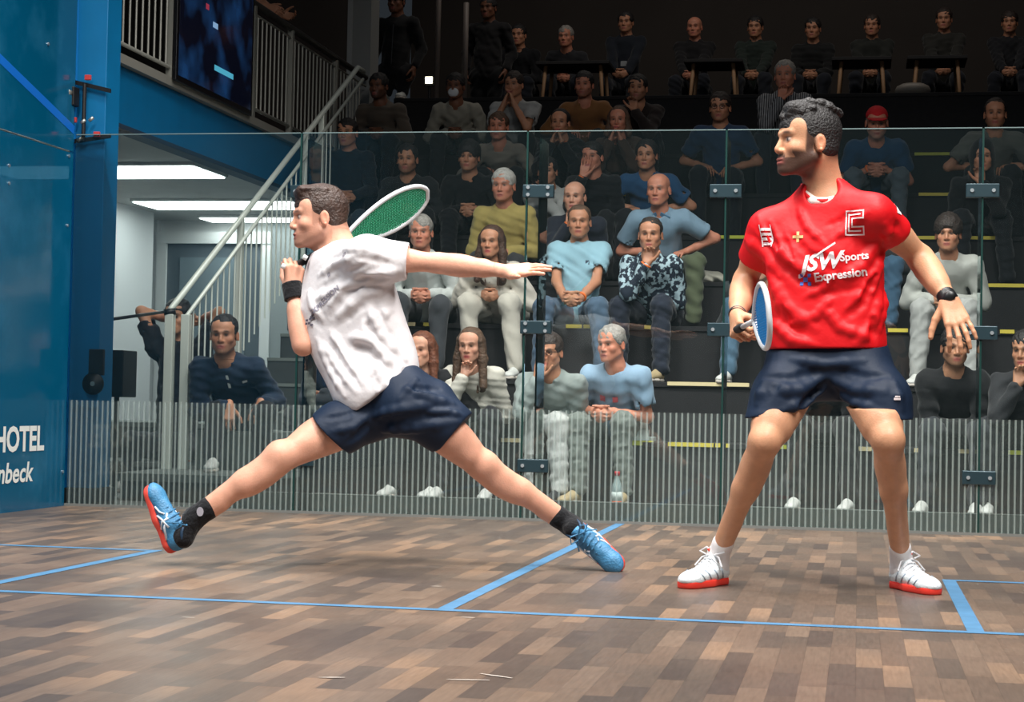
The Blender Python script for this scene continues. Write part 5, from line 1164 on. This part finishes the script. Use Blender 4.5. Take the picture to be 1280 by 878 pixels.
# front row
S('L', 222, 396, 'person in a black t-shirt with both hands clasped behind the head', (24, 26, 34), (28, 34, 44), ('short', 'black'), 'behind', yaw=5, skin='olive', sl='short', byaw=0)
S('N', 280, 418, 'man in a navy zip jacket with a white zip beside the stair railing', (26, 46, 74), (30, 32, 36), ('crop', 'black'), 'hang', yaw=-8, skin='tan', beard=.4, kneedx=.04, byaw=-10, sc=1.04,  extra=two(mark((210, 214, 210), 0, -.08, .016, .09, 'zip'), mark((225, 228, 230), .10, -.10, .03, .02)))
S('A', 412, 430, 'person in a dark blue hoodie mostly hidden by the lunging player', (24, 50, 88), (40, 44, 50), ('short', 'dark'), 'clasp', yaw=20, crossleg=True, shoes='t', byaw=15)
S('A', 527, 437, 'woman with curly auburn hair half hidden behind the white shirt', (34, 34, 38), (38, 40, 44), ('long', 'auburn'), 'lap', woman=True, yaw=10)
S('A', 588, 432, 'woman with long brown hair in a cream sweater, hand on her chin', (206, 200, 184), (34, 34, 40), ('long', 'mid'), 'chin', woman=True, yaw=4)
S('A', 686, 440, 'person in a grey-green jacket covering nose and mouth with one hand', (142, 156, 152), (186, 190, 186), ('short', 'dark'), 'face', yaw=8, skin='tan', spread=.06, glasses=True, shoes='d')
S('A', 764, 430, 'grey haired man in a light blue printed t-shirt and grey-green trousers', (132, 172, 206), (112, 122, 114), ('grey', 'grey'), 'clasp', yaw=25, skin='ruddy', sl='short', shoes='t', glasses=False, extra=two(mark((196, 110, 120), -.05, -.17, .04, .05), mark((220, 120, 130), .04, -.17, .035, .045)))
S('A', 1034, 440, 'person in black hidden behind the player in red', (24, 24, 28), (28, 28, 32), ('short', 'black'), 'cross', yaw=10)
S('A', 1194, 434, 'man in a black sweater with folded arms below the hanging hand', (26, 27, 30), (48, 52, 58), ('short', 'black'), 'cross', yaw=-5, skin='olive', beard=.5)
S('A', 1282, 438, 'person in a dark grey top at the right end of the front row', (44, 46, 50), (40, 42, 48), ('short', 'black'), 'chin', yaw=25, skin='olive')
# second
S('B', 526, 290, 'older man in a white shirt with clasped hands and a wristwatch', (196, 204, 200), (64, 68, 74), ('grey', 'grey'), 'clasp', yaw=-6, skin='ruddy', extra=collar((206, 214, 210)))
S('B', 614, 302, 'woman with wavy brown hair in a cream top and cream trousers', (206, 198, 182), (196, 190, 174), ('long', 'brown'), 'clasp', woman=True, yaw=6, band='l', skin='tan')
S('B', 724, 277, 'short haired man in a pale aqua t-shirt and jeans', (134, 190, 212), (70, 100, 130), ('crop', 'mid'), 'clasp', yaw=-4, skin='tan', sl='short', band='l', spread=.17, extra=mark((60, 70, 90), .075, -.16, .028, .045))
S('B', 813, 293, 'man in a dark floral patterned shirt with hand on his chin', (60, 80, 100), (32, 40, 58), ('crop', 'dark'), 'chin', yaw=0, skin='tan', topm=flor, band='r', shoes='t', byaw=8)
S('B', 950, 330, 'person in blue jeans hidden behind the raised forearm and racket', (60, 66, 70), (70, 110, 140), ('short', 'dark'), 'lap', yaw=10)
S('B', 1185, 292, 'curly haired man in an open pale grey jacket and light trousers', (176, 180, 172), (168, 172, 168), ('curly', 'dark'), 'clasp', yaw=8, skin='tan', extra=inner((150, 160, 160)))
# third
S('C', 629, 232, 'older man with white hair in a mustard yellow sweater', (190, 166, 76), (60, 62, 66), ('grey', 'white'), 'clasp', yaw=4, skin='ruddy', sc=1.05)
S('C', 718, 246, 'balding man in a dark navy top with hand at his mouth', (34, 40, 56), (36, 38, 44), ('side', 'dark'), 'chin', yaw=4, skin='fair', band='r')
S('C', 823, 237, 'bald man in a pale blue polo shirt and olive trousers', (120, 160, 190), (92, 104, 72), ('bald', 'grey'), 'lap', yaw=8, skin='ruddy', sl='short', sc=1.05, kneedx=.16, extra=collar((100, 140, 172)))
S('C', 1070, 262, 'person in blue jeans hidden behind the red jersey', (50, 50, 54), (60, 104, 140), ('short', 'dark'), 'lap', yaw=5, kneedx=.14)
# fourth
S('D', 434, 166, 'dark haired man in a black jumper above the lunging player', (26, 32, 40), (44, 62, 78), ('short', 'black'), 'clasp', yaw=4, skin='tan', kneedx=.1)
S('D', 509, 199, 'bearded man in a dark grey top behind the green racket', (38, 42, 46), (30, 34, 40), ('short', 'black'), 'clasp', yaw=-2, skin='tan', beard=.6)
S('D', 586, 196, 'curly dark haired man in a black jacket, hands together', (24, 26, 30), (24, 26, 32), ('curly', 'black'), 'clasp', yaw=0, skin='tan', beard=.2)
S('D', 684, 214, 'young dark haired person in a white top behind a glass clamp', (176, 180, 178), (36, 38, 44), ('short', 'black'), 'chinL', yaw=0, skin='tan', sc=.92)
S('D', 740, 196, 'man in black resting his face on his hand, orange wristband', (26, 27, 32), (30, 30, 34), ('short', 'black'), 'face', yaw=10, skin='ruddy', band='r')
S('D', 808, 194, 'young man in a royal blue t-shirt with a small emblem', (28, 84, 140), (30, 32, 38), ('short', 'black'), 'lap', yaw=4, skin='tan', sl='short', extra=mark((150, 160, 170), .03, -.16, .03, .05))
S('D', 1228, 196, 'hooded person all in black with hand at the chin', (22, 24, 28), (26, 30, 36), ('hood', 'black'), 'chinL', yaw=0, skin='tan')
# fifth
S('E', 623, 158, 'person in a pale beige jumper behind the white haired man', (140, 130, 116), (40, 42, 46), ('short', 'mid'), 'lap', yaw=0, skin='ruddy')
S('E', 700, 153, 'dark haired woman in black with both hands at her mouth', (28, 28, 32), (30, 30, 34), ('tied', 'black'), 'mouth2', woman=True, yaw=2, skin='tan', band='l')
S('E', 773, 150, 'woman in a brown jumper pressing both hands to her mouth', (84, 62, 50), (40, 36, 36), ('bob', 'mid'), 'mouth2', woman=True, yaw=2, skin='ruddy')
S('E', 900, 134, 'man with glasses in a blue short sleeved polo', (30, 66, 108), (26, 30, 40), ('short', 'dark'), 'lap', yaw=4, skin='tan', sl='short', beard=.4, glasses=True, sc=1.05)
S('E', 1096, 153, 'man in a red cap and blue t-shirt with grey jeans', (18, 72, 122), (84, 100, 112), ('cap', 'grey'), 'clasp', yaw=-2, pitch=-16, skin='ruddy', sl='short', sc=1.08, spread=.17, beard=.5, band='r', extra=mark((130, 160, 190), 0, -.25, .17, .045, txt='LEGEND'))
S('E', 1244, 142, 'short haired man in a grey t-shirt above the hooded person', (104, 106, 98), (40, 42, 46), ('crop', 'dark'), 'lap', yaw=4, skin='tan', sl='short', sc=1.05, beard=.4)
# sixth
S('F', 473, 108, 'bearded man in a brown sweater under the light grey column', (96, 84, 72), (34, 34, 38), ('short', 'black'), 'clasp', yaw=10, skin='brown', beard=.8)
S('F', 569, 108, 'man in a cream sweater wearing a white face mask', (150, 146, 130), (40, 40, 44), ('short', 'black'), 'clasp', yaw=0, skin='brown', mask=True)
S('F', 642, 106, 'man in a white t-shirt holding his hands to his face', (156, 160, 160), (36, 38, 44), ('short', 'dark'), 'mouth2', yaw=8, skin='tan', sl='short')
S('F', 730, 106, 'bearded man in a rust orange sweater', (150, 92, 40), (34, 34, 38), ('short', 'black'), 'lap', yaw=4, skin='ruddy', beard=.6)
S('F', 797, 110, 'dark haired man in a dark brown top, hand raised', (44, 34, 32), (30, 30, 34), ('short', 'black'), 'chinL', yaw=2, skin='tan', beard=.5)
S('F', 981, 94, 'grey haired person in a striped shirt above the player in red', (100, 104, 110), (40, 46, 60), ('grey', 'grey'), 'chin', yaw=6, skin='ruddy', topm=strp, sc=1.08, dx=-.02)
# top row at the tables
for (u, v, lab, t, hr_, sk, kw) in ((648, 44, 'person in black at the left end of the top row', (22, 24, 30), ('short', 'black'), 'tan', {}), (707, 46, 'pale haired person in the top row wearing a white badge', (40, 42, 48), ('grey', 'grey'), 'ruddy', dict(extra=mark((150, 156, 158), 0, -.2, .07, .10))),
        (782, 28, 'person in navy in the top row with a badge on a lanyard', (24, 32, 46), ('short', 'black'), 'tan', dict(extra=mark((140, 146, 150), 0, -.33, .07, .06))), (868, 34, 'bald person in black in the top row reaching sideways', (26, 26, 30), ('bald', 'dark'), 'ruddy', {}),
        (944, 34, 'dark haired man in dark green in the top row', (34, 48, 42), ('short', 'black'), 'tan', {}), (1016, 36, 'person in black in the top row above the head of the player in red', (24, 26, 28), ('short', 'black'), 'tan', {}),
        (1090, 32, 'person in dark olive in the top row behind a table', (38, 42, 38), ('short', 'dark'), 'tan', {}), (1180, 24, 'person in a dark vest in the top row right of centre', (44, 44, 40), ('short', 'dark'), 'tan', {}), (1262, 28, 'person in dark clothes at the right end of the top row', (28, 30, 36), ('short', 'dark'), 'tan', {})):
    S('T', u, v, lab, t, (28, 34, 46), hr_, 'clasp', yaw=6, skin=sk, **kw)
S('S', 495, 2, 'person in a black zipped hoodie standing beside the light grey column', (22, 24, 28), (24, 26, 32), ('short', 'black'), 'down', stand=(17.45, 3.60), yaw=10, skin='brown', group='people standing at the back', extra=mark((70, 74, 78), 0, -.3, .008, .4, 'zip'))
S('S', 610, 10, 'standing person in black at the back behind the white t-shirt', (22, 22, 26), (22, 24, 28), ('short', 'black'), 'down', stand=(18.6, 3.60), yaw=10, skin='brown', group='people standing at the back')
S('S', 292, -62, 'person on the gallery leaning bare forearms on the railing', (26, 26, 30), (26, 28, 34), ('short', 'dark'), 'rail', stand=(14.75, 2.735), shoes='d', yaw=-80, byaw=-80, skin='tan', sl='short', group='people on the gallery')
for r_ in ():
    pass
# furniture of the top row
bn = empty('bench', (1.0, 20.3, 3.60), 'long dark bench along the top row behind the tables', 'bench'); bm_ = mat('bench_black', (30, 30, 32), .7); oak = mat('oak', (150, 116, 84), .6)
box('seat', (-2.2, 19.99, 3.98), (3.6, 20.5, 4.047), bm_, bn, .01)
for x in (-2.0, -.1, 1.8, 3.4): box('leg', (x-.03, 20.1, 3.60), (x+.03, 20.4, 3.98), bm_, bn)
for k, (ua, ub) in enumerate(((684, 752), (868, 917), (1052, 1102), (1146, 1196))):
    xa, xb = U(ua, 80, 19.2)[0], U(ub, 80, 19.2)[0]; zt = 4.28
    t = empty('table', ((xa+xb)/2, 19.3, 3.60), ['dark topped table with wooden legs at the left of the top row', 'dark topped table with wooden legs behind the striped shirt', 'dark topped table with wooden legs above the red cap', 'dark topped table with wooden legs at the right of the top row'][k], 'table', 'wooden legged tables in the top row')
    box('table_top', (xa-.10, 19.05, zt-.035), (xb+.10, 19.6, zt), bm_, t, .004)
    for x, dx_ in ((xa, -.05), (xb, .05)):
        for y, dy in ((19.12, -.04), (19.52, .04)): MB().tube([(x+dx_, y+dy, 3.60), (x, y, zt-.03)], .02, 8, rr=[.014, .022]).build('leg', oak, t, True)
# ---- small things on and around the steps
def bottle(x, y, z, lab):
    t = empty('drink_bottle', (x, y, z), lab, 'bottle', 'plastic drink bottles on the steps'); m_ = mat('bottle_clear', (170, 190, 190), .15, spec=.7)
    MB().tube([(x, y, z+q) for q in (0, .01, .12, .16, .195, .215)], .03, 14, rr=[.026, .031, .031, .028, .013, .013]).build('body', m_, t, True)
    MB().tube([(x, y, z+.06), (x, y, z+.115)], .0325, 14).build('label', mat('bottle_label', (220, 232, 228), .6), t, True); MB().tube([(x, y, z+.045), (x, y, z+.06)], .0325, 14).build('label_band', mat('label_orange', (228, 110, 70), .6), t, True)
    MB().tube([(x, y, z+.213), (x, y, z+.238)], .0165, 12).build('cap', mat('bottle_cap_red', (200, 36, 52), .5), t, True)
p = U(232, 590, 11.15); bottle(p[0], 11.15, .17, 'clear bottle with a red cap standing at the foot of the stair railing')
p = U(771, 624, 10.9); bottle(p[0], 10.9, .0, 'clear bottle with a red cap on the floor below the grey haired man')
p = U(790, 545, 11.75); t = empty('magazine', (p[0], 11.9, .40), 'white and yellow magazine lying on the seat beside the grey haired man', 'magazine')
box('cover', (p[0]-.12, 11.83, .403), (p[0]+.12, 12.1, .43), mat('paper_white', (206, 222, 220), .6), t); 
MB().obox(V(p[0]-.02, 11.81, .445), V(.125, 0, 0), V(0, .006, .0), V(0, .01, .035)).build('front_page', mat('paper_white', (206, 222, 220), .6), t); MB().obox(V(p[0]+.01, 11.803, .40), V(.125, 0, 0), V(0, .006, .0), V(0, .004, .010)).build('yellow_edge', mat('paper_yellow', (206, 206, 60), .6), t)
p = U(632, 492, 11.6); t = empty('handbag', (p[0], 11.9, .40), 'small black bag beside the woman with long brown hair', 'bag')
sobj('pouch', [cap((p[0]-.03, 11.93, .50), (p[0]+.05, 11.93, .50), .085, .085, .03, flat=(V(0, 1, 0), 1.3)), pln((0, 0, .403), (0, 0, -1))], .010, fabric((30, 30, 34)), t); MB().tube([(p[0]-.06, 11.93, .56), (p[0]-.03, 11.93, .66), (p[0]+.05, 11.93, .66), (p[0]+.08, 11.93, .56)], .006, 6).build('strap', fabric((30, 30, 34)), t)
# cameras on the blue column, speaker and boom pole
cmat = mat('camera_black', (18, 18, 20), .5); cred = mat('strap_red', (196, 60, 60), .6); csil = mat('metal_bright', (190, 190, 180), .3, metal=.7)
t = empty('clamped_camera', (-3.2, 9.78, 2.3), 'small black camera clamped with straps to the blue column', 'camera')
c0 = U(90, 120, 9.74)
box('camera_body', (c0[0]-.035, 9.70, c0[2]-.06), (c0[0]+.03, 9.78, c0[2]+.05), cmat, t, .006); MB().tube([V(c0[0]-.002, 9.70, c0[2]+.01), V(c0[0]-.002, 9.66, c0[2]+.01)], .024, 14).build('lens', csil, t, True)
for (va, vb) in ((103, 114), (177, 170)):
    a = U(94, va, 9.80); b = U(139, vb, 9.80); MB().obox((a+b)/2+V(0, -.006, 0), (b-a)/2, V(0, .006, 0), V(0, 0, .012)).build('strap', cmat, t)
a = U(106, 105, 9.77); b = U(104, 176, 9.77); MB().tube([a, b], .012, 8).build('bracket', cmat, t)
for (u, v, m_) in ((110, 97, cred), (92, 150, cred), (121, 168, cred)): q = U(u, v, 9.77); box('strap_tag', q-V(.018, .01, .015), q+V(.018, .01, .015), m_, t, .003)
for (u, v) in ((104, 152), (114, 149), (100, 174)): q = U(u, v, 9.76); MB().tube([q-V(.012, 0, .01), q+V(.012, 0, .01)], .010, 8).build('knob', csil, t, True)
t = empty('spotlight', (-3.1, 9.8, .72), 'round black lamp fixed low on the blue column behind the glass', 'lamp')
q = U(117, 480, 9.80); MB().tube([q+V(0, .0, 0), q+V(0, -.015, 0)], .064, 20).build('lamp_head', cmat, t, True); MB().tube([q+V(0, -.015, 0), q+V(0, -.018, 0)], .014, 12).build('lens', csil, t)
q2 = U(122, 452, 9.80); box('bracket', (q2[0]-.05, 9.785, q2[2]-.08), (q2[0]+.04, 9.815, q2[2]+.07), cmat, t, .005)
t = empty('loudspeaker', (-3.27, 10.6, 0), 'black box loudspeaker on a stand beside the blue column', 'speaker'); a, b = U(131, 438, 10.6), U(161, 497, 10.6)
box('cabinet', (a[0], 10.5, b[2]), (b[0], 10.72, a[2]), cmat, t, .006); MB().tube([((a[0]+b[0])/2, 10.61, .01), ((a[0]+b[0])/2, 10.61, b[2])], .016, 10).build('pole', cmat, t); 
for an_ in (0, 2.1, 4.2): MB().tube([((a[0]+b[0])/2, 10.61, .25), ((a[0]+b[0])/2+.14*math.cos(an_), 10.61+.14*math.sin(an_), .012)], .010, 8).build('leg', cmat, t)
t = empty('boom_pole', (-3.2, 10.2, 1.16), 'thin black boom pole reaching from the column to the railing', 'pole'); MB().tube([U(134, 400, 10.05), U(206, 390, 10.98)], .010, 8).build('pole', cmat, t, True); q = U(205, 391, 10.98); MB().tube([q, q+V(.07, .02, .01)], .022, 10).build('grip', cmat, t, True)
# light grey column by the stand and dark uprights
t = empty('concrete_column', (-3.3, 16.6, 3.4), 'tall light grey column at the left end of the stand', 'column'); a, b = U(437, 60, 16.7), U(463, 60, 16.7)
box('shaft', (a[0], 16.7, 2.95), (b[0], 17.0, 8), mat('column_grey', (150, 152, 150), .7), t); box('edge_strip', (a[0]-.02, 16.68, 2.95), (a[0]+.03, 16.72, 8), mat('column_light', (176, 178, 176), .6), t)
for k, (u, v0, v1) in enumerate(((548, 10, 150), (582, 48, 98))):
    a, b = U(u, v0, 17.6), U(u, v1, 17.6); t = empty('steel_upright', (a[0], 17.6, 3.6), ['thin pale upright pole beside the small bright light', 'short pale upright pole above the masked man'][k], 'pole', 'pale uprights at the back'); MB().tube([(a[0], 17.6, 3.60), (a[0], 17.6, 5.2 if k == 0 else 4.6)], .028, 8).build('shaft', mat('upright_grey', (120, 110, 104), .5), t, True); MB().tube([(a[0], 17.6, 3.6), (a[0], 17.6, 3.61)], .06, 10).build('foot', mat('upright_grey', (120, 110, 104), .5), t)
t = empty('wall_lamp', (U(536, 100, 18.8)[0], 18.8, 3.9), 'tiny bright lamp glowing in the dark at the back of the stand', 'lamp'); q = U(536, 100, 18.8)
box('housing', q-V(.06, -.01, .06), q+V(.06, .06, .06), cmat, t); box('bulb', q-V(.038, .0, .035), q+V(.038, .012, .035), emat('lamp_warm', (255, 246, 214), 5), t); MB().tube([(q[0], q[1]+.04, 3.60), (q[0], q[1]+.04, q[2]-.05)], .015, 8).build('pole', cmat, t)
t = empty('bowl', (U(1140, 95, 17.6)[0], 17.6, 3.62), 'pale round object standing on the top tier beneath the table', 'bowl'); q = U(1141, 100, 17.6)
MB().tube([(q[0], 17.55, 3.60+z_) for z_ in (0, .02, .06, .10, .12)], .1, 18, rr=[.09, .15, .17, .15, .11]).build('bowl', mat('bowl_pale', (130, 124, 116), .5), t, True)
t = empty('jacket', (U(870, 330, 13.72)[0], 13.9, 1.58), 'crumpled pale jacket on the seat beside the bald man in pale blue', 'jacket'); q = U(884, 290, 13.8)
sobj('cloth', [ell((q[0], 13.93, 1.62), (.10, .08, .05)), ell((q[0]+.08, 13.9, 1.61), (.07, .07, .035)), pln((0, 0, 1.578), (0, 0, -1))], .008, fabric((170, 168, 156)), t, disp=wrinkle(.010, 13, 2.0))
# ================================================================== LIGHTS
def area(name, loc, size, sy, power, tgt=None, color=(1, 1, 1), spread=180):
    l = bpy.data.lights.new(name, 'AREA'); l.shape = 'RECTANGLE'; l.size = size; l.size_y = sy; l.energy = power; l.color = color; l.spread = math.radians(spread)
    o = bpy.data.objects.new(name, l); COL.objects.link(o); o.location = loc
    d = Vector(tgt if tgt else (loc[0], loc[1], 0))-Vector(loc); o.rotation_euler = d.to_track_quat('-Z', 'Y').to_euler(); return o
area('court_lamp', (-1.8, 4.3, 5.8), .5, 3.4, 190, (-1.0, 6.3, .6), (1, .97, .93), 120)
area('court_lamp', (2.3, 4.0, 5.8), .5, 3.4, 260, (1.2, 6.4, .6), (1, .97, .93), 120)
area('court_lamp', (0, 7.8, 5.8), 4.5, .6, 170, (0, 7.6, 0), (1, .98, .96), 120)
area('stand_lamp', (.5, 9.9, 5.6), 5, .5, 135, (.6, 11.6, .2), (1, .96, .9), 88)
area('rear_fill', (.5, 17.2, 7.6), 7, .6, 42, (.5, 19.5, 3.6), (1, .9, .8), 150)  # added fill without a fixture, lifts the top row and far wall
W = bpy.data.worlds.new('world'); SC.world = W; W.use_nodes = True; bg = W.node_tree.nodes['Background']; bg.inputs[0].default_value = (.35, .42, .5, 1); bg.inputs[1].default_value = .05
vs_ = SC.view_settings; vs_.view_transform = 'Standard'; vs_.look = 'None'; vs_.gamma = 1; vs_.use_curve_mapping = False; vs_.exposure = 0.0
